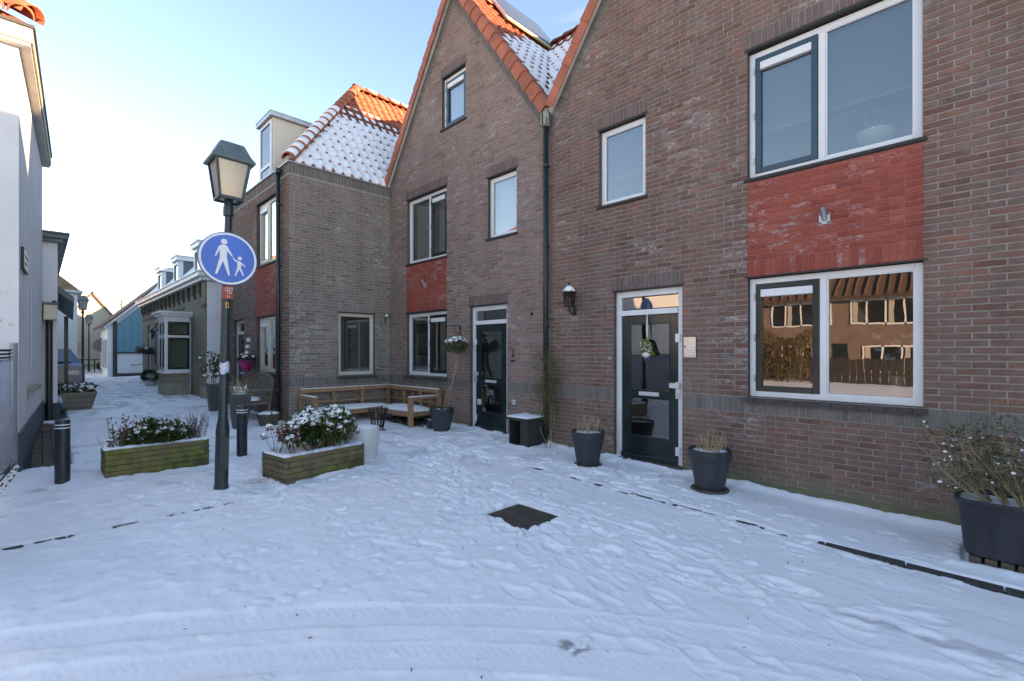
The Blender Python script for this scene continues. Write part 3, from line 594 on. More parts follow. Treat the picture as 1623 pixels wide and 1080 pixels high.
def window(house, wall, u0, u1, z0, z1, panes, frame='white_paint', sash='green_paint', fw=.065, lintel=.025, sill='tiles', rm=True, glass='glass', setb=SET):
    """panes: (from, to, 'fixed'|'sash', vent, blind)"""
    if lintel:
        mb = MB(); wall.box(mb, u0-.03, u1+.03, z1-lintel*.8, z1+.004, -.055, .004); mb.build('lintel', 'dark_lintel', house)
    zt = z1-lintel; mb = MB(); e = .004
    bars(mb, wall, u0+e, u1-e, z0+e, zt-e, fw, -setb-.07, -setb)
    for p in panes[1:]:
        m = u0+(u1-u0)*p[0]; wall.box(mb, m-fw/2, m+fw/2, z0+fw, zt-fw, -setb-.068, -setb-.002)
    win = mb.build('window', frame, house, bevel=.006)
    n = len(panes)
    for i, p in enumerate(panes):
        a = u0+(u1-u0)*p[0]+(fw if i == 0 else fw/2); b = u0+(u1-u0)*p[1]-(fw if i == n-1 else fw/2); c, d = z0+fw, zt-fw
        if p[2] == 'sash':
            mb = MB(); bars(mb, wall, a+.004, b-.004, c+.004, d-.004, .062, -setb-.055, -setb+.008); mb.build('sash', sash, win, bevel=.005); g = .066
            if p[3]: mb = MB(); wall.box(mb, a+.06, b-.06, d-.155, d-.07, -setb-.03, -setb+.022); mb.build('vent', 'white_paint', win, bevel=.006)
            mb = MB()
            for zz in (c+.15, (c+d)/2, d-.15): wall.box(mb, a-.014, a+.002, zz-.04, zz+.04, -setb-.01, -setb+.012)
            mb.build('hinge', 'zinc', win)
        else: g = .012; mb = MB(); bars(mb, wall, a+.002, b-.002, c+.002, d-.002, .014, -setb-.05, -setb-.008); mb.build('glazing_bead', frame, win)
        mb = MB(); wall.box(mb, a+g, b-g, c+g, d-g, -setb-.036, -setb-.030); mb.build('pane', glass, win)
        bl = p[4] if len(p) > 4 else None
        if bl and bl[0] == 'blind':
            mb = MB(); zz = d-.02; k = 0
            while zz > d-(d-c)*bl[1]:
                mb.add([wall.p(a, zz, -setb-.12), wall.p(b, zz, -setb-.12), wall.p(b, zz-.018, -setb-.135), wall.p(a, zz-.018, -setb-.135)], [(0, 1, 2, 3)]); zz -= .026
            wall.box(mb, a, b, zz-.03, zz, -setb-.145, -setb-.115); mb.build('blind', 'blind', win)
        if bl and bl[0] in ('curtain', 'roller'):
            mb = MB(); k = 28; pt = []
            s, e2 = (a+(b-a)*bl[1], a+(b-a)*bl[2])
            for j in range(k+1):
                x = s+(e2-s)*j/k; dd = -setb-.16+(.022*math.sin(j*1.9) if bl[0] == 'curtain' else 0); pt.append((x, dd))
            for (x, dd), (x2, d2) in zip(pt, pt[1:]): mb.add([wall.p(x, c, dd), wall.p(x2, c, d2), wall.p(x2, d, d2), wall.p(x, d, dd)], [(0, 1, 2, 3)])
            mb.build('curtain' if bl[0] == 'curtain' else 'roller_blind', bl[3] if len(bl) > 3 else 'curtain', win, smooth=True)
    if sill == 'tiles':
        k = max(2, round((u1-u0+.06)/.108)); w = (u1-u0+.06)/k
        for j in range(k):
            a = u0-.03+j*w; mb = MB()
            vs = [wall.p(x, z, dd) for (x, z, dd) in ((a+.002, z0-.045, -SET-.01), (a+w-.002, z0-.045, -SET-.01), (a+w-.002, z0-.062, .055), (a+.002, z0-.062, .055), (a+.002, z0+.003, -SET-.01), (a+w-.002, z0+.003, -SET-.01), (a+w-.002, z0-.016, .055), (a+.002, z0-.016, .055))]
            vs = [v+Vector((0, 0, random.uniform(-.002, .002))) for v in vs]
            mb.add(vs, [(0, 1, 2, 3), (4, 7, 6, 5), (0, 4, 5, 1), (1, 5, 6, 2), (2, 6, 7, 3), (3, 7, 4, 0)]); mb.build('sill_tile', 'brick_sill', win)
    elif sill == 'slab':
        mb = MB(); wall.box(mb, u0-.03, u1+.03, z0-.035, z0+.002, -SET, .03); mb.build('sill', 'dark_lintel', win, bevel=.004)
    if rm: room(house, wall, u0, u1, z0, z1)
    return win
mat('brick_sill', (.060, .048, .043), .7, .3, 20, .3, 60)
def door(house, wall, u0, u1, zb, zt, ztr, plates, mats=('white_paint', 'green_paint'), fw=.085):
    mb = MB(); bars(mb, wall, u0, u1, zb-.02, zt-.012, fw, -SET-.08, -SET); wall.box(mb, u0+fw, u1-fw, ztr, ztr+.075, -SET-.08, -SET+.012)
    fr = mb.build('door_frame', mats[0], house, bevel=.006)
    mb = MB(); wall.box(mb, u0-.03, u1+.03, zt-.012, zt+.004, -.055, .004); mb.build('lintel', 'dark_lintel', house)
    mb = MB(); wall.box(mb, u0+fw+.01, u1-fw-.01, ztr+.09, zt-.012-fw-.012, -SET-.04, -SET-.034); mb.build('pane', 'glass', fr)
    mb = MB(); wall.box(mb, u0-.02, u1+.02, zb-.09, zb-.005, -.2, .03); mb.build('threshold', 'brick_sill', house, bevel=.006)
    a, b = u0+fw+.004, u1-fw-.004; c, d = zb+.005, ztr-.006; st = .115; mb = MB()
    g1, g2 = (c+(d-c)*.475, d-.115), (c+(d-c)*.15, c+(d-c)*.425)
    D0, D1 = -SET-.055, -SET-.012
    wall.box(mb, a, a+st, c, d, D0, D1); wall.box(mb, b-st, b, c, d, D0, D1)
    for (z0, z1) in ((c, g2[0]), (g2[1], g1[0]), (g1[1], d)): wall.box(mb, a+st, b-st, z0, z1, D0, D1)
    wall.box(mb, a-.002, b+.002, c-.004, c+.06, D0, D1+.035)
    lf = mb.build('door', mats[1], house, bevel=.005)
    for z0, z1 in (g1, g2): mb = MB(); wall.box(mb, a+st, b-st, z0, z1, -SET-.036, -SET-.030); mb.build('pane', 'glass', lf); mb = MB(); bars(mb, wall, a+st, b-st, z0, z1, .012, -SET-.05, -SET-.006); mb.build('glazing_bead', 'white_paint' if False else mats[1], lf)
    m = (a+b)/2; mb = MB(); wall.box(mb, m-.15, m+.15, g2[1]+.03, g1[0]-.015, D1, D1+.012); wall.box(mb, m-.13, m+.13, g2[1]+.042, g1[0]-.03, D1+.012, D1+.018); mb.build('letter_slot', 'aluminium', lf, bevel=.003)
    e = b-.03 if plates > 0 else a+.03; f = b+.035 if plates > 0 else a-.035
    for z in (d-.32, c+.17):
        mb = MB(); wall.box(mb, min(e, f), max(e, f), z-.055, z+.055, D1, D1+.03); mb.build('security_plate', 'white_paint', lf, bevel=.004)
    mb = MB(); z = c+(d-c)*.50; wall.box(mb, min(e, f)-.002, max(e, f), z-.13, z+.09, D1, D1+.02); wall.box(mb, min(e, f)-(.07 if plates > 0 else 0), max(e, f)+(0 if plates > 0 else .07), z+.01, z+.075, D1+.02, D1+.06); mb.build('door_handle', 'aluminium', lf, bevel=.004)
    mb = MB(); mb.lathe([(.0, 0), (.02, 0), (.02, .012), (0, .012)], n=10); mb.v = [wall.p((e+f)/2+p[0], z-.09+p[1], D1+.02+p[2]) for p in mb.v]; mb.build('lock', 'steel', lf)
    room(house, wall, u0, u1, zb+.55, zt, 2.6)
    return lf

# ------------------------------------------------------------------ roofs
TW, TG, TL = .212, .292, .345
def tile_profile():
    pr = []
    for j in range(5): pr.append((.0+.085*j/4, .040*math.sin(math.pi*j/4)))
    for j in range(1, 6): x = .085+(TW+.012-.085)*j/5; pr.append((x, -.016*math.sin(math.pi*j/5)))
    return pr
def tile_mesh(key):
    pr = tile_profile(); n = len(pr); mb = MB(); vs = []
    for (v, h, sc) in ((0, .026, 1), (TL, .002, .94)):
        for (x, y) in pr: vs.append((x, v, y*sc+h))
    for (x, y) in pr: vs.append((x, 0, y+.010))
    for (x, y) in pr: vs.append((x, .10, y-.004))
    fs = [(j, j+1, n+j+1, n+j) for j in range(n-1)]+[(2*n+j, 2*n+j+1, j+1, j) for j in range(n-1)]+[(3*n+j, 3*n+j+1, 2*n+j+1, 2*n+j) for j in range(n-1)]
    me = bpy.data.meshes.new('roof_tile'); me.from_pydata(vs, [], fs); me.materials.append(M[key]); me.polygons.foreach_set('use_smooth', [True]*len(fs)); me.update(); return me
TM = {k: tile_mesh(k) for k in ('tile_orange', 'tile_dark')}
def tiles(roof, O, U, V, nu, nv, keep, keyf, snowf, rnd):
    """single pantiles on a slope; snow lies on them as one covering"""
    O, U, V = Vector(O), Vector(U).normalized(), Vector(V).normalized(); N = U.cross(V); Rm = Matrix((U, V, N)).transposed().to_euler()
    sn = MB(); pr = tile_profile(); off = OFF[roof]; cnt = 0
    for r in range(nv):
        for c in range(nu):
            p = O+U*c*TW+V*r*TG; q = p+U*TW/2+V*TG/2
            if not keep(q): continue
            cnt += 1
            o = bpy.data.objects.new('roof_tile', TM[keyf(r, c, q)]); COL.objects.link(o); o.parent = roof; o.location = p+N*rnd.uniform(0, .004)-off; o.rotation_euler = Rm
            s = snowf(r, c, q)
            if s <= 0: continue
            nose = .045 if rnd.random() < .72 else rnd.choice((.0, .02, .085)); v0 = rnd.uniform(.008, .045)+(1-s)*.10; v1 = TG+.05 if s > .9 else .20*s+.08; vs = []
            part = s <= .9
            A = [(x, y) for x, y in pr] if not part else [(.085+(TW-.085)*j/6, -.014*math.sin(math.pi*j/6)) for j in range(7)]
            n = len(A)
            for (v, lift) in ((v0, .002), (v0+.012, .020), ((v0+v1)/2, .030 if not part else .024), (v1-.01, .026 if not part else .016), (v1, .002)):
                for j, (x, y) in enumerate(A):
                    e = 0 if (part and j in (0, n-1)) else 1
                    wob = rnd.uniform(-.004, .004)
                    vs.append(p+U*x+V*(v+wob+( nose if (not part and j in (1, 2, 3) and v < v0+.05) else 0))+N*(y*(.75)+.026*(1-v/TL)+lift*e+.003))
            fs = [(a*n+j, a*n+j+1, (a+1)*n+j+1, (a+1)*n+j) for a in range(4) for j in range(n-1)]
            sn.add(vs, fs)
    if sn.f: o = sn.build('roof_snow', 'snow', roof, smooth=True); o['kind'] = 'stuff'
    return cnt
def half_round(mb, a, b, r0, r1, up, n=8, arc=math.pi*1.05):
    a, b, up = Vector(a), Vector(b), Vector(up).normalized(); d = (b-a).normalized(); s = d.cross(up).normalized(); up = s.cross(d)
    vs = []; 
    for p, r in ((a, r0), (b, r1)):
        for k in range(2):
            rr = r-k*.018
            for j in range(n+1):
                t = -arc/2+arc*j/n; vs.append(p+s*math.sin(t)*rr+up*(math.cos(t)*rr))
    m = n+1; fs = []
    for j in range(n): fs += [(j, 2*m+j, 2*m+j+1, j+1), (m+j, m+j+1, 3*m+j+1, 3*m+j), (j, j+1, m+j+1, m+j), (2*m+j, 3*m+j, 3*m+j+1, 2*m+j+1)]
    mb.add(vs, fs)
def ridge_run(roof, a, b, r, key, rnd, name='ridge_tile', snow=None, gauge=.34, up=(0, 0, 1)):
    a, b = Vector(a), Vector(b); L = (b-a).length; n = max(1, round(L/gauge)); d = (b-a)/n; off = OFF[roof]; sn = MB()
    mb = MB(); half_round(mb, (0, 0, 0), d*1.12, r*1.10, r*.92, up)
    me = bpy.data.meshes.new(name); me.from_pydata(mb.v, [], mb.f); me.materials.append(M[key]); me.polygons.foreach_set('use_smooth', [True]*len(mb.f)); me.update()
    for k in range(n):
        o = bpy.data.objects.new(name, me); COL.objects.link(o); o.parent = roof; o.location = a+d*k-off
        if snow and snow(k/n): half_round(sn, a+d*(k+.16), a+d*(k+.93), r*1.20, r*1.06, up, 8, math.pi*.8)
    if sn.f: s = sn.build('ridge_snow', 'snow', roof, smooth=True); s['kind'] = 'stuff'
def verge_run(roof, foot, apex, out, n, key):
    """angled verge tiles lapped up a gable edge; out = direction towards the street"""
    foot, apex, out = Vector(foot), Vector(apex), Vector(out); d = (apex-foot)/n; s = d.normalized(); nrm = s.cross(out).normalized()
    if nrm.z < 0: nrm = -nrm
    pr = [(-.20, .035), (-.06, .045), (.0, .075), (.05, .088), (.092, .072), (.112, .03), (.115, -.06), (.113, -.125), (.098, -.125), (.096, .02), (.05, .062), (-.20, .015)]   # (towards street, along normal)
    m = len(pr); off = OFF[roof]; mb = MB(); vs = []
    for (t, k) in ((-.03, 1.10), (1.06, .95)):
        for (o_, h) in pr: vs.append(d*t+out*o_*k+nrm*h*k)
    fs = [(j, (j+1) % m, m+(j+1) % m, m+j) for j in range(m)]+[tuple(range(m-1, -1, -1)), tuple(range(m, 2*m))]
    me = bpy.data.meshes.new('verge_tile'); me.from_pydata(vs, [], fs); me.materials.append(M[key]); me.polygons.foreach_set('use_smooth', [True]*len(fs)); me.update(); me.set_sharp_from_angle(angle=R(40))
    for k in range(n):
        o = bpy.data.objects.new('verge_tile', me); COL.objects.link(o); o.parent = roof; o.location = foot+d*k-off
# ------------------------------------------------------------------ the terrace: two gabled houses and the corner house
YF = 5.825; FAC = Wall((0, YF, 0), (1, 0, 0), (0, -1, 0))
rnd = random.Random(11)
def zL(x): return 8.93-1.372*abs(x+7.45)
def zR(x): return 9.25-1.40*abs(x+2.27)
def zM(y): return 5.5+1.23*(y-5.85)
def gable_clips(apx, apz, sl, drop):          # keep below both rakes, lowered by drop (vertical)
    return [(-sl, 1, apz-drop-sl*apx), (sl, 1, apz-drop+sl*apx)]
def rake_band(wall, apx, apz, sl, drop, w, u_lo, u_hi, key, out, rnd):
    """bricks set square to the rake along both sides of a gable"""
    c = math.hypot(1, sl); pitch = .0625
    for sgn in (-1, 1):
        dx, dz = -sgn/c, sl/c                    # up the slope
        nx, nz = -sgn*sl/c*1, -1/c               # inwards (down, towards the middle)
        x0 = u_lo if sgn < 0 else u_hi; z0 = apz-drop-sl*abs(x0-apx); Ln = abs(apx-x0)*c; n = int(Ln/pitch)
        for k in range(-9, n):
            s = k*pitch+.02; pts = []
            for (ds, dn) in ((0, .004), (pitch-.011, .004), (pitch-.011, w-.006), (0, w-.006)):
                pts.append((x0+dx*(s+ds)+nx*dn, z0+dz*(s+ds)+nz*dn))
            pts = clip_poly(pts, [(1, 0, apx), (-1, 0, -u_lo-.004)] if sgn < 0 else [(-1, 0, -apx), (1, 0, u_hi-.004)])
            if len(pts) >= 3:
                ar = sum(pts[i][0]*pts[(i+1) % len(pts)][1]-pts[(i+1) % len(pts)][0]*pts[i][1] for i in range(len(pts)))
                out.append((wall, pts if ar > 0 else pts[::-1], key))
def gabled_house(name, label, u0, u1, apx, apz, sl, openings, reds, brick, mort, seed, sold=(14, 17)):
    h = thing(name, label, 'house', ((u0+u1)/2, YF, gz((u0+u1)/2)-.05), world=True)
    rn = random.Random(seed); recs = []; zs, ze = sold[0]*CO, sold[1]*CO; bw = .205; drop = .10
    ops = [o[:4] for o in openings]; blocks = list(ops); zones = []
    for (a, b, c, d) in reds: blocks.append((a, b, c, d)); zones.append((a, b, c, d))
    # band of upright bricks, interrupted by the doors
    iv = [(u0, u1)]
    for (a, b, c, d) in ops:
        if c < zs: iv = [q for (s, e) in iv for q in (((s, a), (b, e)) if s < a < e else ((s, e),))]
    for s, e in iv: lay_soldier(FAC, s, e, zs, ze, 'brick_grey', rn, recs)
    blocks.append((u0-1, u1+1, zs, ze))
    for o in openings:
        if len(o) > 4 and o[4]: lay_soldier(FAC, o[0]-.03, o[1]+.03, o[3], o[3]+3*CO, 'brick_lintel', rn, recs); blocks.append((o[0]-.03, o[1]+.03, o[3], o[3]+3*CO))
    for (a, b, c, d) in reds:
        lay_soldier(FAC, a, b, c, c+3*CO, 'brick_red', rn, recs); lay_rows(FAC, a, b, c+3*CO, d, [], [], 'brick_red', rn, recs)
    hd = bw*math.hypot(1, sl)
    lay_rows(FAC, u0, u1, (2 if u0 > -6 else -2)*CO, apz, blocks, gable_clips(apx, apz, sl, drop+hd), brick, rn, recs)
    rake_band(FAC, apx, apz, sl, drop, bw, u0, u1, 'brick_grey', recs, rn)
    if u0 > -6:
        for s, e in iv: mb = MB(); FAC.box(mb, s, e, -.15, 2*CO-.006, -.02, .004); mb.build('plinth', 'plinth_mossy', h)
    w = mortar_wall('wall', h, FAC, u0, u1, -.15, apz, ops, zones, gable_clips(apx, apz, sl, drop), mort)
    place_bricks(h, {FAC: w}, recs, rn)
    return h
c_ = lambda n: n*CO
# --- right house
hR = gabled_house('gabled_house', 'brown brick gabled house with big windows, red panel and green glass door on the right', -4.95, .40, -2.27, 9.25, 1.40,
    [(-1.955, -.405, c_(17), c_(39)), (-1.96, -.41, c_(57), c_(81), 1), (-4.02, -3.264, c_(59), c_(77), 1), (-3.765, -2.745, -.12, c_(39), 1)], [(-1.955, -.408, c_(39), c_(56.4)+.0)], 'brick', 'mortar', 21)
window(hR, FAC, -1.955, -.405, c_(17), c_(39), [(0, .475, 'sash', True), (.475, 1, 'fixed', False)], lintel=.012)
window(hR, FAC, -1.96, -.41, c_(57), c_(81), [(0, .47, 'sash', True, ('blind', .60)), (.47, 1, 'fixed', False, ('blind', .58))], lintel=.035, sash='blue_paint', sill='slab')
window(hR, FAC, -4.02, -3.264, c_(59), c_(77), [(0, 1, 'fixed', False, ('blind', .62))], sill='slab')
door(hR, FAC, -3.765, -2.745, .115, c_(39), 2.10, 1)
# --- left house
hL = gabled_house('gabled_house', 'tall brown brick gabled house with number 2 door and small attic window, in the middle', -9.96, -4.95, -7.45, 8.93, 1.372,
    [(-9.17, -7.694, c_(17), c_(39)), (-9.15, -7.698, c_(56), c_(79), 1), (-6.46, -5.716, c_(58), c_(76), 1), (-7.855, -7.091, c_(97), c_(114), 1), (-6.965, -5.949, -.02, c_(39), 1)], [(-9.17, -7.70, c_(39), c_(55.4))], 'brick_left', 'mortar', 22)
window(hL, FAC, -9.17, -7.694, c_(17), c_(39), [(0, .52, 'fixed', False, ('curtain', .0, .12, 'curtain_beige')), (.52, 1, 'sash', True)])
window(hL, FAC, -9.15, -7.698, c_(56), c_(79), [(0, .55, 'fixed', False, ('roller', 0, 1)), (.55, 1, 'sash', True, ('roller', .12, 1))], sill='slab')
window(hL, FAC, -6.46, -5.716, c_(58), c_(76), [(0, 1, 'fixed', False, ('roller', .02, .98))], sill='slab')
window(hL, FAC, -7.855, -7.091, c_(97), c_(114), [(0, 1, 'sash', True, ('curtain', 0, 1))], sash='blue_paint', sill='slab')
door(hL, FAC, -6.965, -5.949, .165, c_(39), 2.10, -1)
# --- roofs of the two gables, the ridge roof behind them and the valley between
def roof_root(house, name='roof'):
    o = link(name, bpy.data.meshes.new(name), house); OFF[o] = OFF[house]; return o
def slab(mb, pts, t=.10, mi=0):
    pts = [Vector(p) for p in pts]; n = (pts[1]-pts[0]).cross(pts[2]-pts[0]).normalized()
    if n.z < 0: n = -n
    k = len(pts); mb.add(pts+[p-n*t for p in pts], [tuple(range(k)), tuple(range(2*k-1, k-1, -1))]+[(i, i+k, (i+1) % k+k, (i+1) % k) for i in range(k)], mi)
def build_roof(house, apx, apz, sl, u0, u1, yb):
    mb = MB(); f0, f1 = apz-sl*(apx-u0), apz-sl*(u1-apx)
    slab(mb, [(u0, YF+.02, f0-.03), (apx, YF+.02, apz-.03), (apx, yb, apz-.03), (u0, yb, f0-.03)]); slab(mb, [(apx, YF+.02, apz-.03), (u1, YF+.02, f1-.03), (u1, yb, f1-.03), (apx, yb, apz-.03)])
    mb.box(u0+.01, u0+.03, YF+.3, yb+2, -.1, f0-.06, 1); mb.box(u1-.03, u1-.01, YF+.3, yb+2, -.1, f1-.06, 1)
    rf = mb.build('roof', ['tile_dark', 'brick_plain'], house)
    return rf
rL = build_roof(hL, -7.45, 8.93, 1.372, -9.96, -4.95, 8.6); rR = build_roof(hR, -2.27, 9.25, 1.40, -4.95, .40, 8.6)
mb = MB(); slab(mb, [(-9.9, 5.85, 5.47), (-.2, 5.85, 5.47), (-.2, 8.45, 8.667), (-9.9, 8.45, 8.667)]); slab(mb, [(-9.9, 8.45, 8.667), (-.2, 8.45, 8.667), (-.2, 11.1, 5.4), (-9.9, 11.1, 5.4)]); mb.box(-9.9, .35, 10.9, 11.0, -.1, 5.5, 1)
mb.box(-9.9, -9.8, 8, 11, -.1, 5.6, 1); mb.build('rear_roof', ['tile_dark', 'brick_plain'], hL)
for h_, rf, apx, apz, sl, u0, u1 in ((hL, rL, -7.45, 8.93, 1.372, -9.96, -4.95), (hR, rR, -2.27, 9.25, 1.40, -4.95, .40)):
    for e in (u0, u1):
        foot = (e+.02*(1 if e < apx else -1), YF-.0, apz-sl*abs(e-apx)+.02); n = round((Vector((apx, YF, apz+.02))-Vector(foot)).length/.31)
        verge_run(rf, foot, (apx, YF, apz+.02), (0, -1, 0), n, 'tile_orange')
        mb = MB(); a = Vector((e, YF-.03, apz-sl*abs(e-apx)-.075)); b = Vector((apx, YF-.03, apz-.075)); mb.bar(a, b, .07, .055, up=(0, -1, 0)); mb.build('verge_board', 'board', rf)
sR = math.hypot(1, 1.372)
tiles(rL, (-4.97, YF+.04, zL(-4.97)-.02), (0, 1, 0), (-1, 0, 1.372), 15, 15, lambda q: q.z > zM(q.y)-.06 and q.y < 8.9,
      lambda r, c, q: 'tile_orange' if r > 8 or rnd.random() < .25 else 'tile_dark', lambda r, c, q: (1 if r < 7+c*.6 else (.75 if r < 8+c*.6 else 0)) if c > 0 and r < 12 else 0, rnd)
sM = math.hypot(1, 1.23)
tiles(rL, (-7.7, 5.86, 5.51), (1, 0, 0), (0, 1, 1.23), 22, 14, lambda q: q.z > zL(q.x)-.02 and q.z > zR(q.x)-.02 and q.x < -3.2,
      lambda r, c, q: 'tile_dark', lambda r, c, q: 1 if r < 12 else .8, rnd)
ridge_run(rL, (-7.4, 8.45, 8.70), (-2.3, 8.45, 8.70), .105, 'tile_dark', rnd, snow=lambda t: True)
ridge_run(rL, (-7.45, YF+.25, 8.93), (-7.45, 8.5, 8.93), .11, 'tile_orange', rnd); ridge_run(rR, (-2.27, YF+.25, 9.25), (-2.27, 8.6, 9.25), .11, 'tile_orange', rnd)
sp = thing('solar_panel', 'dark solar panel raised on the roof beside the attic gable', 'solar panel', (-7.1, 6.9, 8.55), world=True)
d = Vector((-1, 0, 1.372)).normalized(); nn = Vector((1.372, 0, 1)).normalized(); a = Vector((-7.02, 6.85, 8.55))
mb = MB(); vs = [a+Vector((0, y, 0))+d*s+nn*t for t in (0, .04) for s in (0, 1.25) for y in (0, 1.75)]; mb.add(vs, [(0, 1, 3, 2), (4, 6, 7, 5), (0, 4, 5, 1), (2, 3, 7, 6), (0, 2, 6, 4), (1, 5, 7, 3)]); mb.build('panel', 'solar', sp, bevel=.004)
mb = MB(); 
for s in (0, 1.25): mb.bar(a+d*s+Vector((0, -.01, 0)), a+d*s+Vector((0, 1.76, 0)), .03, .06)
for y in (-.01, 1.76): mb.bar(a+Vector((0, y, 0)), a+d*1.25+Vector((0, y, 0)), .03, .06)
mb.build('frame', 'aluminium', sp)
mb = MB(); mb.bar(a+Vector((.03, -.02, -.06)), a+Vector((.03, 1.8, -.06)), .03, .045); mb.build('wooden_batten', 'wood_yellow', sp)
mb = MB()
for y in (.1, 1.6):
    for s in (.25, 1.0): q = a+d*s+Vector((0, y, 0)); mb.bar(q, (q.x, q.y, 8.35), .03, .03)
mb.build('strut', 'aluminium', sp)
mb = MB(); mb.blob((-5.95, 7.55, 6.98), .22, .4, .12, rnd, 10, 6, .2); o = mb.build('snow_drift', 'snow', rL, smooth=True)

# --- corner house in front, with its hipped roof
XW, YW, ZW = -9.875, 3.548, 5.40
WS = Wall((XW, 0, 0), (0, 1, 0), (1, 0, 0)); WF = Wall((0, YW, 0), (1, 0, 0), (0, -1, 0))
hW = thing('corner_house', 'dark brown brick corner house with hipped tile roof and dormer beside the alley', 'house', (-11.9, 4.7, .2), world=True)
rn = random.Random(33); recs = []
side_op = [(4.579, 5.44, c_(17), c_(39))]; front_op = [(-11.88, -10.60, c_(56), c_(79)), (-11.88, -10.66, c_(18), c_(38)), (-13.68, -12.83, .1, c_(38))]
front_red = [(-11.98, -10.60, c_(38), c_(55.4))]
bl = [side_op[0], (0, 9, c_(14), c_(17)), (0, 9, ZW-.20, ZW+.1), (4.55, 5.47, c_(39), c_(42))]
lay_soldier(WS, YW, YF, c_(14), c_(17), 'brick_grey', rn, recs); lay_soldier(WS, YW, YF, ZW-.20, ZW-.005, 'brick_grey', rn, recs); lay_soldier(WS, 4.55, 5.47, c_(39), c_(42), 'brick_wing', rn, recs)
lay_rows(WS, YW, YF, 0, ZW-.2, bl, [(0, 1, ZW-.2)], 'brick_wing', rn, recs)
bl = front_op+front_red+[(-20, 0, ZW-.2, ZW+.1)]
lay_soldier(WF, -14.0, XW, ZW-.2, ZW-.005, 'brick_grey', rn, recs)
for o in front_red: lay_soldier(WF, o[0], o[1], o[2], o[2]+3*CO, 'brick_red', rn, recs); lay_rows(WF, o[0], o[1], o[2]+3*CO, o[3], [], [], 'brick_red', rn, recs)
lay_rows(WF, -14.0, XW, 0, ZW-.2, bl, [(0, 1, ZW-.2)], 'brick', rn, recs)
wS = mortar_wall('wall', hW, WS, YW, YF, -.1, ZW, side_op, [], [], 'mortar_wing'); wF = mortar_wall('wall', hW, WF, -14.0, XW, -.1, ZW, front_op, front_red, [], 'mortar_wing')
place_bricks(hW, {WS: wS, WF: wF}, recs, rn)
window(hW, WS, 4.579, 5.44, c_(17), c_(39), [(0, 1, 'fixed', False, ('roller', 0, .0))], frame='cream_paint', lintel=.01)
window(hW, WF, -11.88, -10.60, c_(56), c_(79), [(0, .5, 'sash', True, ('curtain', 0, 1)), (.5, 1, 'fixed', False, ('curtain', 0, 1))], frame='cream_paint', sash='cream_paint', sill='slab')
window(hW, WF, -11.88, -10.66, c_(18), c_(38), [(0, .55, 'sash', True), (.55, 1, 'fixed', False, ('curtain', .3, 1))], frame='cream_paint', sash='cream_paint')
door(hW, WF, -13.68, -12.83, .24, c_(38), 2.02, 1, ('cream_paint', 'blue_paint'), .08)
mb = MB(); mb.box(-14.0, -13.98, YW+.01, 11, -.1, ZW, 0); mb.box(-14, -9.9, 10.9, 11, -.1, ZW, 0); mb.box(XW-.03, XW-.01, YF, 11, -.1, ZW, 0); mb.build('rear_wall', 'brick_plain', hW)
mb = MB(); mb.box(XW-.13, XW+.035, YW-.035, YF-.02, ZW, ZW+.03); mb.box(-14.03, XW-.13, YW-.035, YW+.13, ZW, ZW+.03); mb.build('coping', 'zinc', hW, bevel=.006)
mb = MB(); AX, AY, AZ = -12.31, 6.22, 8.80; a1, a2 = (XW-.05, YW+.05, ZW+.02), (-14.75, YW+.05, ZW+.02)
slab(mb, [(XW-.05, YW+.05, ZW+.02), (AX, AY, AZ), (AX, 9.5, AZ), (XW-.05, 9.5, ZW+.02)], .08); slab(mb, [(-14.0, YW+.05, ZW+.02), (XW-.05, YW+.05, ZW+.02), (AX, AY, AZ), (-14.0, AY, AZ-2.3)], .08); slab(mb, [(-14.0, AY, AZ-2.3), (AX, AY, AZ), (AX, 9.5, AZ), (-14.0, 9.5, AZ-2.3)], .08)
rW = mb.build('roof', 'tile_dark', hW)
slw = (AZ-ZW)/(XW-.05-AX)
tiles(rW, (XW+.0, YW-.4, ZW+.0), (0, 1, 0), (-1, 0, slw), 29, 15, lambda q: q.y > YW+.02+(XW-q.x)*1.097 and q.z < AZ+.05,
      lambda r, c, q: 'tile_orange' if r > 9 or rnd.random() < .15 else 'tile_dark', lambda r, c, q: 1 if r < 8 else ([.85, .7, .45][r-8] if r < 11 and rnd.random() < (1, .95, .6)[r-8] else 0), rnd)
ridge_run(rW, (XW-.02, YW+.0, ZW+.06), (AX, AY, AZ+.05), .125, 'tile_orange', rnd, name='hip_tile', snow=lambda t: t < .62, gauge=.30, up=(1, -1, 1.2))
ridge_run(rW, (AX, AY-.1, AZ+.05), (AX, 9.3, AZ+.05), .115, 'tile_orange', rnd, snow=lambda t: rnd.random() < .6)
dm = thing('dormer', None, None); bpy.data.objects.remove(dm)
mb = MB(); mb.box(-12.22, -11.36, 3.74, 5.2, 5.35, 6.90); dmr = mb.build('dormer', 'cream_paint', hW, bevel=.01)
mb = MB(); mb.box(-12.30, -11.29, 3.66, 5.25, 6.90, 6.99); mb.box(-12.31, -11.28, 3.65, 5.25, 6.99, 7.005); mb.build('dormer_roof', 'zinc', dmr)
DW = Wall((0, 3.735, 0), (1, 0, 0), (0, -1, 0)); mb = MB(); bars(mb, DW, -12.17, -11.41, 5.5, 6.85, .06, 0, .03); DW.box(mb, -12.11, -11.47, 5.82, 5.89, 0, .028); mb.build('dormer_frame', 'white_paint', dmr)
mb = MB(); DW.box(mb, -12.11, -11.47, 5.56, 6.79, .004, .01); mb.build('dormer_pane', 'glass_solid', dmr)
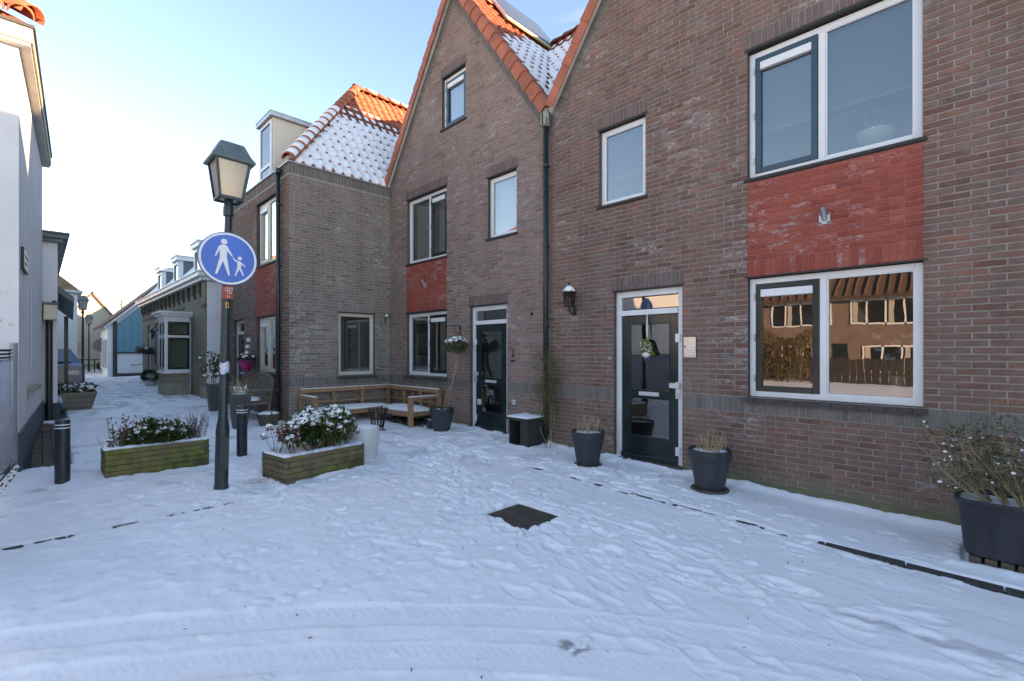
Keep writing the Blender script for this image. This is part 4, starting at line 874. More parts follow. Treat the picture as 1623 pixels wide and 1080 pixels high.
# rainwater pipes
def pipe(label, x, y, z0, z1, hopper, wall_y):
    t = thing('drain_pipe', label, 'drain pipe', (x, y, z0), group='downpipes on the terrace', world=True)
    mb = MB(); mb.tube([(x, y, z0), (x, y, z1)], .042, 12); mb.build('pipe', 'pipe_paint', t, smooth=True)
    for k in range(4):
        mb = MB(); z = z0+(z1-z0)*(k+.5)/4; mb.tube([(x, y, z-.02), (x, y, z+.02)], .048, 12); mb.bar((x, y, z), (x, wall_y, z), .03, .025); mb.build('clamp', 'pipe_paint', t)
        if hopper: mb = MB(); mb.lathe([(.045, -.02), (.085, .0), (.085, .19), (.075, .2)], (x, y, z1), 20); mb.build('hopper', 'cream_paint', t)
    else: mb = MB(); mb.box(x-.07, x+.07, y-.06, y+.06, z1, z1+.10); mb.build('hopper', 'pipe_paint', t, bevel=.01)
    return t
pipe('tall dark downpipe with pale collar between the two gabled houses', -4.985, YF-.075, gz(-5), 5.22, True, YF)
pipe('dark downpipe on the corner house next to its front windows', -10.28, YW-.07, gz(-10), 5.25, False, YW)
pipe('dark downpipe at the far end of the corner house', -13.9, YW-.07, .24, 5.25, False, YW)
# unseen houses on the right, second one added for shade, ridges lowered for sun
for NX, nlab in ((0, 'unseen brown brick gabled house next door, ridge lowered to let the sun past'), (5.45, 'unseen second brown brick gabled house added past the terrace to shade the street')):
  h3 = thing('shade_house', nlab, 'house', (3.1+NX, 7, -.05), world=True)
  mb = MB(); pts = [(.405+NX, -.1), (5.8+NX, -.1), (5.8+NX, 5.2), (3.1+NX, 7.35), (.405+NX, 5.2)]; mb.prism(pts, lambda a, b, d: (a, d, b), YF, 11.0); mb.build('wall', 'brick_plain', h3)
  mb = MB(); slab(mb, [(.36+NX, YF-.1, 5.22), (3.1+NX, YF-.1, 7.43), (3.1+NX, 11, 7.43), (.36+NX, 11, 5.22)]); slab(mb, [(3.1+NX, YF-.1, 7.43), (5.85+NX, YF-.1, 5.22), (5.85+NX, 11, 5.22), (3.1+NX, 11, 7.43)]); mb.build('roof', 'tile_orange', h3)
  WN = Wall((0, YF-.002, 0), (1, 0, 0), (0, -1, 0))
  for (a, b, c, d) in [(q[0]+NX, q[1]+NX, q[2], q[3]) for q in ((1.2, 2.7, 1.07, 2.46), (1.2, 2.7, 3.6, 5.1), (3.6, 4.6, .1, 2.46), (3.7, 4.5, 3.7, 4.85))]:
      mb = MB(); bars(mb, WN, a, b, c, d, .07, 0, .03); f = mb.build('window', 'white_paint', h3); mb = MB(); WN.box(mb, a+.07, b-.07, c+.07, d-.07, .004, .01); mb.build('pane', 'glass_solid', f)
# ------------------------------------------------------------------ old brick house with bay window, down the alley
YO = 3.40; X0, X1 = -15.75, -27.6; OF = Wall((0, YO, 0), (1, 0, 0), (0, -1, 0))
ho = thing('old_house', 'low yellow brown brick house with white bay window, cornice and three dormers', 'house', (-21.5, 5, .25), world=True)
ops = [(-20.6, -19.75, 1.05, 2.75), (-22.35, -21.5, .35, 2.75), (-24.3, -23.5, 1.05, 2.75), (-26.2, -25.4, .35, 2.75)]
mb = MB(); us = sorted([X1, X0]+[v for o in ops for v in o[:2]]); zs = sorted(set([.1, 3.62]+[v for o in ops for v in o[2:]]))
for a, b in zip(us, us[1:]):
    for c, d in zip(zs, zs[1:]):
        m, n = (a+b)/2, (c+d)/2
        if not any(o[0] < m < o[1] and o[2] < n < o[3] for o in ops): OF.box(mb, a, b, c, d, -.25, 0)
mb.build('wall', 'brick_old', ho)
mb = MB(); mb.box(X0-.26, X0+.012, YO+.001, 8, .1, 3.62); mb.build('side_wall', 'plaster', ho)
mb = MB(); mb.box(X1, X1+.02, YO+.25, 8, .1, 3.6); mb.box(X1, X0, 7.98, 8, .1, 3.6); mb.build('rear_wall', 'brick_old', ho)
mb = MB(); OF.box(mb, X0-.36, X0+.015, .45, 3.60, 0, .06); o = mb.build('pilaster', 'brick_old', ho, bevel=.01)
mb = MB(); OF.box(mb, X0-.38, X0+.03, .1, .62, 0, .085); OF.box(mb, X1, -18.6, .1, .60, 0, .03); mb.build('stone_base', 'stone', ho, bevel=.01)
mb = MB(); OF.box(mb, X0-.37, X0+.02, 2.85, 2.95, 0, .07); OF.box(mb, X0-.37, X0+.02, 1.0, 1.1, 0, .07); OF.box(mb, X1, -18.65, 2.98, 3.06, 0, .025); mb.build('brick_band', 'tile_brown', ho)
for k in range(15):
    x = X0-.6-k*.78; mb = MB(); OF.box(mb, x-.055, x+.055, 3.28, 3.60, 0, .10); OF.box(mb, x-.04, x+.04, 3.18, 3.28, 0, .05); mb.build('bracket', 'brick_far_dark', ho)
mb = MB(); OF.box(mb, X1-.1, X0+.12, 3.62, 3.72, -.3, .16); OF.box(mb, X1-.15, X0+.18, 3.72, 3.84, -.3, .25); OF.box(mb, X1-.15, X0+.20, 3.84, 3.88, -.3, .28); mb.build('cornice', 'white_paint', ho, bevel=.01)
for (a, b, c, d) in ops:
    mb = MB(); bars(mb, OF, a, b, c, d, .08, -.16, -.08); OF.box(mb, a+.08, b-.08, d-.55, d-.48, -.15, -.09); f = mb.build('window' if c > .5 else 'front_door', 'white_paint', ho)
    mb = MB(); OF.box(mb, a+.08, b-.08, c+.08, d-.08, -.14, -.13); mb.build('pane' if c > .5 else 'door_leaf', 'glass_solid' if c > .5 else 'green_paint', f)
    mb = MB(); OF.box(mb, a-.06, b+.06, d+.0, d+.12, 0, .02); OF.box(mb, a-.08, b+.08, c-.09, c, -.05, .05); mb.build('trim', 'stone', f)
# mansard slope with snow, and the dormers
mb = MB(); slab(mb, [(X1-.1, YO-.1, 3.88), (X0+.12, YO-.1, 3.88), (X0+.12, YO+1.1, 5.25), (X1-.1, YO+1.1, 5.25)], .1); slab(mb, [(X1-.1, YO+1.1, 5.25), (X0+.12, YO+1.1, 5.25), (X0+.12, 8, 5.3), (X1-.1, 8, 5.3)], .1); mb.add([(X0+.1, YO-.05, 3.84), (X0+.1, 8, 3.84), (X0+.1, 8, 5.2), (X0+.1, YO+1.05, 5.2)], [(0, 1, 2, 3)], 1)
rf = mb.build('roof', ['slate', 'plaster'], ho)
mb = MB(); slab(mb, [(X1, YO-.05, 3.96), (X0+.1, YO-.05, 3.96), (X0+.1, YO+1.05, 5.27), (X1, YO+1.05, 5.27)], .05); mb.build('roof_snow', 'snow', rf)
for x in (-17.2, -20.4, -23.6):
    mb = MB(); mb.box(x-.42, x+.42, YO+.10, YO+1.3, 3.9, 4.78); d_ = mb.build('dormer', 'slate_grey', ho, bevel=.01)
    mb = MB(); mb.box(x-.52, x+.52, YO-.02, YO+1.4, 4.78, 4.92); mb.box(x-.55, x+.55, YO-.05, YO+1.4, 4.92, 4.96); mb.build('dormer_roof', 'white_paint', d_, bevel=.01)
    DW = Wall((0, YO+.10, 0), (1, 0, 0), (0, -1, 0)); mb = MB(); bars(mb, DW, x-.42, x+.42, 3.92, 4.76, .09, 0, .05); mb.build('dormer_frame', 'white_paint', d_)
    mb = MB(); DW.box(mb, x-.33, x+.33, 4.01, 4.67, .005, .012); mb.build('dormer_pane', 'glass_solid', d_)
    mb = MB(); mb.box(x+.42, x+.425, YO+.1, YO+.2, 3.9, 4.78); mb.build('corner_board', 'white_paint', d_)
# bay window
bx0, bx1, by = -17.6, -18.6, 2.70; BS = Wall((bx0, 0, 0), (0, 1, 0), (1, 0, 0)); BF = Wall((0, by, 0), (1, 0, 0), (0, -1, 0))
mb = MB(); mb.box(bx1, bx0, by, YO, .62, .92); bw = mb.build('bay_window', 'brick_old', ho)
mb = MB(); mb.box(bx1-.02, bx0+.02, by-.02, YO, .1, .62); mb.build('bay_base', 'stone', bw, bevel=.02)
mb = MB(); mb.box(bx1-.05, bx0+.05, by-.05, YO, .92, .97); mb.box(bx1-.02, bx0+.02, by-.02, YO, 2.58, 2.68); mb.box(bx1-.10, bx0+.10, by-.10, YO, 2.68, 2.76); mb.box(bx1-.16, bx0+.16, by-.16, YO, 2.76, 2.82)
for W_, a, b in ((BS, by, YO), (BF, bx1, bx0)):
    bars(mb, W_, a, b, .97, 2.58, .07, -.07, 0); W_.box(mb, a+.07, b-.07, 2.02, 2.09, -.07, 0)
mb.box(bx0-.075, bx0+.003, by-.003, by+.075, .97, 2.58); m = (bx0+bx1)/2; BF.box(mb, m-.035, m+.035, .97, 2.58, -.07, 0); mb.build('bay_frame', 'white_paint', bw)
for W_, a, b in ((BS, by+.07, YO-.07), (BF, bx1+.07, m-.035), (BF, m+.035, bx0-.07)):
    for c, d in ((1.04, 2.02), (2.09, 2.51)):
        mb = MB(); bars(mb, W_, a, b, c, d, .055, -.06, -.01); mb.build('bay_sash', 'green_paint', bw); mb = MB(); W_.box(mb, a+.05, b-.05, c+.05, d-.05, -.04, -.035); mb.build('bay_pane', 'glass_old', bw)
mb = MB(); mb.box(bx1+.05, bx0-.12, by+.12, YO+.3, .97, 2.58); mb.build('bay_curtain', 'curtain_beige', bw)
mb = MB(); mb.tube([(bx0+.06, YO-.05, .3), (bx0+.06, YO-.05, 2.7)], .03, 8); mb.build('bay_pipe', 'zinc', bw)
# ------------------------------------------------------------------ teal boarded house
ht = thing('teal_house', 'small house with teal boarded gable over a white base, past the old house', 'house', (-35, 4.5, .25), world=True); XT = -33.0
mb = MB(); pts = [(2.72, .2), (7.4, .2), (7.4, 5.9), (6.2, 6.6), (2.72, 3.1)]; mb.prism(pts, lambda a, b, d: (d, a, b), XT, XT-6); mb.build('wall', 'plaster', ht)
y = 2.98
while y < 6.9:
    zt = 3.1+(y-2.72)*1.006-.28; mb = MB(); mb.prism([(y, 1.55), (y+.285, 1.55), (y+.285, min(zt+.28, 6.3)), (y, min(zt, 6.2))], lambda a, b, d: (d, a, b), XT, XT+.035); mb.build('cladding_board', 'teal_board', ht, bevel=.008); y += .292
mb = MB(); mb.bar((XT+.10, 2.45, 2.86), (XT+.10, 6.3, 6.73), .10, .42, up=(1, 0, 0)); mb.build('barge_board', 'plaster_grey', ht)
mb = MB(); slab(mb, [(XT+.16, 2.35, 2.95), (XT+.16, 6.3, 6.93), (XT-6.2, 6.3, 6.93), (XT-6.2, 2.35, 2.95)], .08); slab(mb, [(XT+.16, 6.3, 6.93), (XT+.16, 8, 5.3), (XT-6.2, 8, 5.3), (XT-6.2, 6.3, 6.93)], .08); mb.build('roof', 'tile_brown', ht)
mb = MB(); mb.box(XT, XT+.05, 2.80, 2.98, .2, 3.2); mb.box(XT-.04, XT+.05, 2.58, 2.72, .2, 2.95, 1); mb.box(XT+.02, XT+.06, 2.98, 7.3, 1.48, 1.56); mb.build('corner_post', ['dark_trim', 'plaster'], ht)
mb = MB(); mb.box(XT, XT+.04, 2.98, 7.3, .2, .40); mb.build('base_strip', 'dark_trim', ht)
TFW = Wall((0, 2.70, 0), (1, 0, 0), (0, -1, 0))
for k in range(4): x = XT-.9-k*1.3; mb = MB(); bars(mb, TFW, x-.45, x+.45, .6, 2.3, .07, 0, .05); f = mb.build('window', 'plaster_grey', ht); mb = MB(); TFW.box(mb, x-.38, x+.38, .67, 2.23, .004, .02); mb.build('pane', 'glass_solid', f)
sc = [(3.55, .78), (3.60, .92), (3.64, .80), (3.70, .90), (3.73, .80), (3.80, .88), (3.84, .80), (3.92, .90), (3.95, .82), (4.05, .93)]
mb = MB(); mb.tube([(XT+.006, a, b) for a, b in sc], .014, 5); mb.build('scribble', 'dark_trim', ht)
# ------------------------------------------------------------------ white houses on the left of the alley
C0 = Vector((-8.2, -.17, 0)); C1 = Vector((-13.2, .05, 0)); al = (C1-C0).normalized(); an = Vector((al.y, -al.x, 0))
if an.y < 0: an = -an
AW = Wall(C0, al, an)
hw = thing('white_house', 'tall white plastered house with dark plinth and pale eaves at the left edge', 'house', (-10.5, -2, .15), world=True)
def ring(z0, z1, g=0):
    a = C0+an*g-al*g; b = C1+an*g; c = Vector((C1.x, -7, 0)); d = Vector((C0.x+g, -7, 0)); return [(p.x, p.y, z0) for p in (a, b, c, d)]+[(p.x, p.y, z1) for p in (a, b, c, d)]
QF = [(0, 1, 5, 4), (1, 2, 6, 5), (2, 3, 7, 6), (3, 0, 4, 7), (4, 5, 6, 7), (3, 2, 1, 0)]
mb = MB(); mb.add(ring(0, 5.25), [tuple(reversed(f)) for f in QF]); mb.build('wall', 'plaster_old', hw)
mb = MB(); mb.add(ring(0, .62, .025), [tuple(reversed(f)) for f in QF]); mb.build('plinth', 'plinth', hw, bevel=.01)
def eave(g0, g1, z0, z1, key, nm):
    mb = MB(); mb.add(ring(z0, z1, g1), [tuple(reversed(f)) for f in QF]); mb.build(nm, key, hw, bevel=.006)
eave(0, .105, 5.25, 5.29, 'board', 'soffit'); eave(0, .125, 5.29, 5.46, 'fascia', 'fascia'); eave(0, .145, 5.46, 5.50, 'dark_trim', 'gutter')
mb = MB(); a, b = C0+an*.12-al*.12, C1+an*.12; vs = [(a.x, a.y, 5.5), (b.x, b.y, 5.5), (b.x, -7, 5.5), (a.x, -7, 5.5), (a.x-2.2, -2.6, 7.2), (b.x, -2.6, 7.2)]
mb.add(vs, [(0, 1, 5, 4), (0, 4, 3), (2, 3, 4, 5)]); rf = mb.build('roof', 'tile_orange', hw); OFF[rf] = OFF[hw]
k = 0
for y in [-.15-.25*j for j in range(8)]:
    mb = MB(); half_round(mb, (a.x+.05, y, 5.56), (a.x-.35, y, 5.84), .12, .11, (0, 0, 1)); mb.build('roof_tile', 'tile_orange', rf, smooth=True); k += 1
mb = MB(); half_round(mb, (a.x-.0, a.y+.0, 5.60), (a.x-.75, a.y-.7, 6.15), .14, .12, (0, 0, 1)); mb.build('hip_tile', 'tile_orange', rf, smooth=True)
for u, z in ((1.55, 2.55), (2.3, 2.55)): mb = MB(); AW.box(mb, u-.25, u+.25, z-1.2, z, -.04, .003); mb.build('blocked_window', 'plaster_grey', hw)
for u in (1.5, 2.25): mb = MB(); AW.box(mb, u-.3, u+.3, 1.03, 1.08, 0, .09); mb.build('sill', 'stone', hw, bevel=.006); 
sg = thing('street_sign', 'small street name plate with dark border on the white plastered wall', 'sign', tuple(AW.p(.55, 2.75, .01)), world=True)
mb = MB(); AW.box(mb, .25, .88, 2.62, 2.90, .004, .03); mb.build('border', 'text_dark', sg, bevel=.004); mb = MB(); AW.box(mb, .28, .85, 2.65, 2.87, .03, .034); pl = mb.build('plate', 'sign_white', sg)
mb = MB()
for (u, z, w) in ((.33, 2.80, .20), (.56, 2.80, .22), (.33, 2.71, .32)):
    x = u
    while x < u+w: AW.box(mb, x, x+.018, z-.025, z+.025, .034, .036); x += .032
o = mb.build('print', 'text_dark', pl); o['kind'] = 'stuff'
# second house: cornice, pent canopy with post, pipe
h2 = thing('white_house', 'narrow white house with grey cornice and dark porch canopy behind the first white house', 'house', (-17, -2, .25), world=True)
mb = MB(); mb.box(-23, -13.35, -6, .27, .1, 3.80); mb.build('wall', 'plaster', h2)
mb = MB(); mb.box(-23, -13.27, -6, .36, 3.80, 3.88); mb.box(-23, -13.22, -6, .42, 3.88, 3.97); mb.box(-23, -13.19, -6, .45, 3.97, 4.01); mb.build('cornice', 'hat_paint', h2, bevel=.01)
mb = MB(); mb.box(-23, -13.33, -6, .30, .1, .55); mb.build('plinth', 'plinth', h2)
mb = MB(); mb.add([(-17.6, .28, 2.95), (-13.4, .28, 2.95), (-13.4, .52, 2.72), (-17.6, .66, 2.55), (-17.6, .28, 2.80), (-13.4, .28, 2.80), (-13.4, .52, 2.60), (-17.6, .66, 2.43)], [(0, 1, 2, 3), (7, 6, 5, 4), (0, 4, 5, 1), (1, 5, 6, 2), (2, 6, 7, 3), (3, 7, 4, 0)]); mb.build('canopy', 'hat_paint', h2)
mb = MB(); mb.box(-16.86, -16.78, .46, .54, .2, 2.5); mb.build('canopy_post', 'pipe_paint', h2)
mb = MB(); mb.tube([(-13.25, .15, .2), (-13.25, .15, 2.45), (-13.28, .25, 2.6)], .05, 10); mb.build('downpipe', 'pipe_paint', h2)
wl_ = thing('wall_box_light', 'cream box lamp under the canopy on the white house', 'lamp', (-13.0, .1, 2.3), world=True)
mb = MB(); mb.box(-13.25, -12.95, .06, .26, 2.22, 2.52); mb.build('housing', 'lamp_inner', wl_, bevel=.02); mb = MB(); mb.box(-13.3, -12.93, .05, .28, 2.52, 2.56); mb.build('lid', 'hat_paint', wl_)
h4 = thing('white_house', 'white house with weathered red brown hipped roof behind the tall street lamp', 'house', (-28, -1, .25), world=True)
mb = MB(); mb.box(-32, -24, -5, 1.02, .1, 3.85); mb.build('wall', 'plaster', h4)
mb = MB(); mb.add([(-23.9, 1.12, 3.85), (-23.9, -5, 3.85), (-32, -5, 3.85), (-32, 1.12, 3.85), (-26.2, -1.9, 6.9), (-30, -1.9, 6.9)], [(0, 1, 4), (3, 0, 4, 5), (1, 2, 5, 4), (2, 3, 5)]); mb.build('roof', 'tile_weathered', h4)
mb = MB(); mb.box(-32, -23.85, -5, 1.17, 3.78, 3.86); mb.build('gutter', 'board', h4)
# houses closing the view, in the sun
def far_house(label, x, y0, y1, ze, za, roof, wins, depth=7):
    h = thing('far_house', label, 'house', (x, (y0+y1)/2, .25), world=True, group=None); ym = (y0+y1)/2
    mb = MB(); mb.prism([(y0, .1), (y1, .1), (y1, ze), (ym, za), (y0, ze)], lambda a, b, d: (d, a, b), x, x-depth); mb.build('wall', 'plaster_warm', h)
    mb = MB(); slab(mb, [(x+.15, y0-.15, ze-.1), (x+.15, ym, za+.05), (x-depth, ym, za+.05), (x-depth, y0-.15, ze-.1)], .12); slab(mb, [(x+.15, ym, za+.05), (x+.15, y1+.15, ze-.1), (x-depth, y1+.15, ze-.1), (x-depth, ym, za+.05)], .12); mb.build('roof', roof, h)
    WW = Wall((x, 0, 0), (0, 1, 0), (1, 0, 0))
    for (a, b, c, d) in wins: mb = MB(); bars(mb, WW, a, b, c, d, .08, 0, .06); f = mb.build('window', 'board', h); mb = MB(); WW.box(mb, a+.08, b-.08, c+.08, d-.08, .004, .02); mb.build('pane', 'pane_far', f)
    return h
far_house('sunlit cream gabled house closing the far end of the alley', -47, 1.2, 4.4, 3.7, 6.0, 'tile_brown', [(2.2, 2.8, 3.7, 4.6), (1.7, 2.3, 1.2, 2.4)])
far_house('sunlit house behind the teal house with snowy roof', -42, 4.7, 9.5, 4.7, 6.6, 'tile_weathered', [(6.4, 7.3, 3.4, 4.6)])
far_house('narrow cream house left of the far street lamps', -39, -3.5, 1.55, 5.2, 7.0, 'tile_brown', [(-.3, .6, 3.2, 4.4), (-.3, .6, 1.0, 2.4)])
# far bare tree
def bare_tree(label, loc, h, n, seed):
    t = thing('bare_tree', label, 'tree', loc); rr = random.Random(seed); mb = MB(); tw = MB()
    mb.tube([(0, 0, 0), (.05, 0, h*.25), (0, .05, h*.45)], [.16, .13, .11], 8)
    def br(p, d, L, r, lv):
        pts = [p]; 
        for k in range(4): d = (d+Vector((rr.uniform(-.25, .25), rr.uniform(-.25, .25), rr.uniform(-.05, .2)))).normalized(); pts.append(pts[-1]+d*L/4)
        (mb if lv < 2 else tw).tube(pts, [r, r*.85, r*.7, r*.55, r*.35], 5, cap=False)
        if lv < 3:
            for k in range(4): br(pts[rr.randint(1, 4)], (d+Vector((rr.uniform(-.9, .9), rr.uniform(-.9, .9), rr.uniform(-.1, .6)))).normalized(), L*rr.uniform(.5, .75), r*.5, lv+1)
    for k in range(n): a = 2*math.pi*k/n; br(Vector((0, 0, h*rr.uniform(.3, .45))), Vector((math.cos(a)*.7, math.sin(a)*.7, .8)).normalized(), h*.35, .07, 0)
    mb.build('trunk', 'bark', t, smooth=True); tw.build('crown', 'twig', t, smooth=True); return t
bare_tree('bare winter tree behind the houses at the far end', (-58, 6.5, .2), 8.0, 7, 3)
# added unseen: right row blocks bright low sky, rear block shades the teal house
for nm_, lab, q, key in (('row_house', 'unseen brick row house added far to the right to block the low sky', (24, 31, -30, 3, 5.6), 'brick_plain'), ('rear_shade_house', 'unseen plain brick house added behind the old brick house to shade the teal house', (-33, -15.5, 9.2, 16, 7.2), 'brick_plain')):
    h = thing(nm_, lab, 'house', ((q[0]+q[1])/2, (q[2]+q[3])/2, 0), world=True); mb = MB(); mb.box(q[0], q[1], q[2], q[3], -.05, q[4]); mb.build('wall', key, h)
    mb = MB(); slab(mb, [(q[0]-.3, q[2]-.3, q[4]), (q[0]-.3, q[3]+.3, q[4]), ((q[0]+q[1])/2, q[3]+.3, q[4]+.3), ((q[0]+q[1])/2, q[2]-.3, q[4]+.3)]); slab(mb, [((q[0]+q[1])/2, q[2]-.3, q[4]+.3), ((q[0]+q[1])/2, q[3]+.3, q[4]+.3), (q[1]+.3, q[3]+.3, q[4]), (q[1]+.3, q[2]-.3, q[4])]); mb.build('roof', 'tile_brown', h)
    if nm_ == 'row_house':
        WW = Wall((q[0], 0, 0), (0, -1, 0), (-1, 0, 0))
        for j in range(7):
            for z in (.9, 3.4): a_ = 28-j*4.5-z*.01; mb = MB(); bars(mb, WW, a_-1.8, a_, z, z+1.4, .08, 0, .05); f = mb.build('window', 'white_paint', h); mb = MB(); WW.box(mb, a_-1.72, a_-.08, z+.08, z+1.32, .004, .02); mb.build('pane', 'glass_solid', f)
# ------------------------------------------------------------------ across the street, seen only mirrored in the windows
hp = thing('row_house', 'sunlit orange brick row house across the street mirrored in the window', 'house', (-6, -26, 0), world=True); OP = Wall((0, -23.2, 0), (1, 0, 0), (0, 1, 0))
mb = MB(); mb.box(-22, 8, -31, -23.2, -.05, 5.1); mb.build('wall', 'brick_opposite', hp)
mb = MB(); slab(mb, [(-22.2, -22.6, 4.9), (8.2, -22.6, 4.9), (8.2, -27, 8.4), (-22.2, -27, 8.4)], .15); slab(mb, [(-22.2, -27, 8.4), (8.2, -27, 8.4), (8.2, -31.4, 4.9), (-22.2, -31.4, 4.9)], .15); rf = mb.build('roof', 'tile_brown', hp)
for k in range(60): mb = MB(); x = -22+k*.5; mb.tube([(x, -22.6, 4.97), (x, -27, 8.47)], .07, 6); mb.build('tile_row', 'tile_brown', rf)
mb = MB(); OP.box(mb, -22, 8, 4.75, 5.0, 0, .4); mb.build('eaves', 'cream_paint', hp)
for x in (-19, -14.6, -10.2, -5.8, -1.4, 3.0):
    for (a, b, c, d, nn_) in ((x, x+3.4, 3.2, 4.72, 4), (x+.6, x+3.3, .35, 1.95, 3)):
        mb = MB(); bars(mb, OP, a, b, c, d, .09, 0, .06)
        for j in range(1, nn_): m = a+(b-a)*j/nn_; OP.box(mb, m-.04, m+.04, c, d, 0, .06)
        f = mb.build('window', 'white_paint', hp); mb = MB(); OP.box(mb, a+.09, b-.09, c+.09, d-.09, .004, .02); mb.build('pane', 'glass_solid', f)
        mb = MB()
        for j in range(nn_):
            if (j+int(abs(x))) % 2: m = a+(b-a)*(j+.15)/nn_; OP.box(mb, m, m+(b-a)*.3/nn_, c+.1, d-.1, .02, .025)
        mb.build('curtain', 'curtain_beige', f)
    mb = MB(); OP.box(mb, x+3.5, x+4.3, .0, 2.1, 0, .05); mb.build('front_door', 'pipe_paint', hp)
gf = thing('darkening_fence', 'low dark wooden fence added across the street to darken the view mirrored in the window', 'fence', (-5, -15.5, 0), world=True)  # added dark fence, hides bright sunlit snow from the window reflections
for k in range(70):
    x = -15+k*.29; mb = MB(); mb.box(x, x+.265, -15.52, -15.49, .02, 1.25+.02*(k % 3)); mb.build('plank', 'dark_wood', gf)
hg = thing('garden_hedge', 'golden brown hedge with a green shrub across the street mirrored in the window', 'hedge', (-9, -14, 0)); rr = random.Random(8); mb = MB(); m2 = MB()
for k in range(14000):
    x, y, z = rr.uniform(-4.5, 3.2), rr.uniform(-.8, .8), rr.random()**.7*2.5; dz = Vector((rr.uniform(-1, 1), rr.uniform(-1, 1), rr.uniform(-.2, 1.2)))
    (m2 if (x+.2)**2+(z-1.6)**2*1.5 < 1.4*rr.random()+.6 else mb).leaf(Vector((x, y, z*(1+.12*math.sin(x*2.2)))), dz, Vector((rr.uniform(-1, 1), 1, rr.uniform(-1, 1))), .10, .055)
mb.build('brown_leaves', 'hedge_gold', hg); m2.build('green_leaves', 'leaf', hg); mb = MB()
for k in range(16): x = -4.3+k*.5; mb.tube([(x, 0, 0), (x+.1, .1, 1.2), (x, -.1, 2.2)], [.05, .04, .02], 6)
mb.build('stem', 'bark', hg)
# ------------------------------------------------------------------ street lamps
def street_lamp(label, loc, sign=False):
    t = thing('street_lamp', label, 'street lamp', loc, group='street lamps along the alley')
    mb = MB(); mb.lathe([(.072, -.05), (.072, .07), (.068, .09), (.066, .11), (.065, .62), (.066, .68), (.056, .76), (.045, .82), (.044, 2.2), (.042, 2.3), (.034, 2.9), (.033, 3.08), (0, 3.08)], n=16); mb.build('pole', 'pole_paint', t, smooth=True).data.set_sharp_from_angle(angle=R(35))
    mb = MB(); mb.box(.060, .076, -.04, .04, .25, .62); mb.build('service_hatch', 'pole_paint', t, bevel=.004)
    mb = MB(); mb.lathe([(.048, 3.02), (.050, 3.04), (.050, 3.12), (.043, 3.14), (.043, 3.20), (0, 3.20)], n=16); mb.build('collar', 'pole_paint', t, smooth=True).data.set_sharp_from_angle(angle=R(35))
    zb, zt, rb, rt = 3.20, 3.60, .108, .160
    mb = MB()
    for sx, sy in ((1, 1), (1, -1), (-1, 1), (-1, -1)): mb.bar((sx*rb, sy*rb, zb), (sx*rt, sy*rt, zt), .026, .026)
    for r, z in ((rb, zb), (rt, zt)):
        for a, b in (((-r, -r), (r, -r)), ((r, -r), (r, r)), ((r, r), (-r, r)), ((-r, r), (-r, -r))): mb.bar((a[0], a[1], z), (b[0], b[1], z), .03, .03)
    mb.build('lantern_frame', 'pole_paint', t)
    i = .004
    for k in range(4):
        c, s = (1, 0, -1, 0)[k], (0, 1, 0, -1)[k]; rot = lambda x, y: (x*c-y*s, x*s+y*c); mb = MB(); q = []
        for (z, r) in ((zb, rb), (zt, rt)):
            for yy in (-1, 1):
                for d in (0, .006): x, y = rot(r-i-d, yy*(r-i)); q.append((x, y, z))
        mb.add(q, [(0, 2, 6, 4), (1, 5, 7, 3), (0, 4, 5, 1), (2, 3, 7, 6), (0, 1, 3, 2), (4, 6, 7, 5)]); mb.build('pane', 'lamp_pane', t)
    mb = MB(); mb.box(-rb, rb, -rb, rb, zb+.004, zb+.012); mb.build('floor_pane', 'lamp_glass', t)
    mb = MB(); mb.tube([(0, 0, zb), (0, 0, zb+.10)], .02, 8); mb.tube([(0, 0, zb+.10), (0, 0, zb+.30)], .028, 10, 1); mb.build('bulb', ['steel', 'lamp_glass'], t)
    mb = MB(); mb.lathe([(.150, 3.595), (.255, 3.585), (.255, 3.615), (.20, 3.66), (.135, 3.78), (.125, 3.80), (0, 3.80)], n=4, sq=False)
    mb.v = []; mb.f = []; mb.m = []
    for (r, z) in ((.207, 3.585), (.210, 3.612), (.172, 3.665), (.125, 3.775), (.112, 3.80)): mb.v += [(x*r, y*r, z) for x, y in ((-1, -1), (1, -1), (1, 1), (-1, 1))]
    for a in range(4): mb.f += [(a*4+j, a*4+(j+1) % 4, a*4+4+(j+1) % 4, a*4+4+j) for j in range(4)]
    mb.f += [(3, 2, 1, 0), (16, 17, 18, 19)]; mb.m = [0]*len(mb.f); hat = mb.build('hat', 'hat_paint', t, bevel=.012)
    mb = MB(); mb.blob((.0, .0, 3.80), .115, .115, .02, random.Random(2), 10, 6, .12, flat=.8); mb.build('snow', 'snow', hat, smooth=True)
    return t
lp = street_lamp('near dark green street lamp carrying the round blue sign', (-5.87, 1.40, .06)); lp.rotation_euler = (R(-1.3), 0, 0)
for (lab, loc) in (('far street lamp beside the white house, nearer of the alley lamps', (-27.9, 1.36, .22)), ('far street lamp just behind another, second along the alley', (-42, 2.35, .22)), ('smallest street lamp, at the far end of the alley', (-55, 3.45, .22))):
    c = copy_tree(lp); c.location = loc; c.rotation_euler = (0, 0, 0); c['label'] = lab
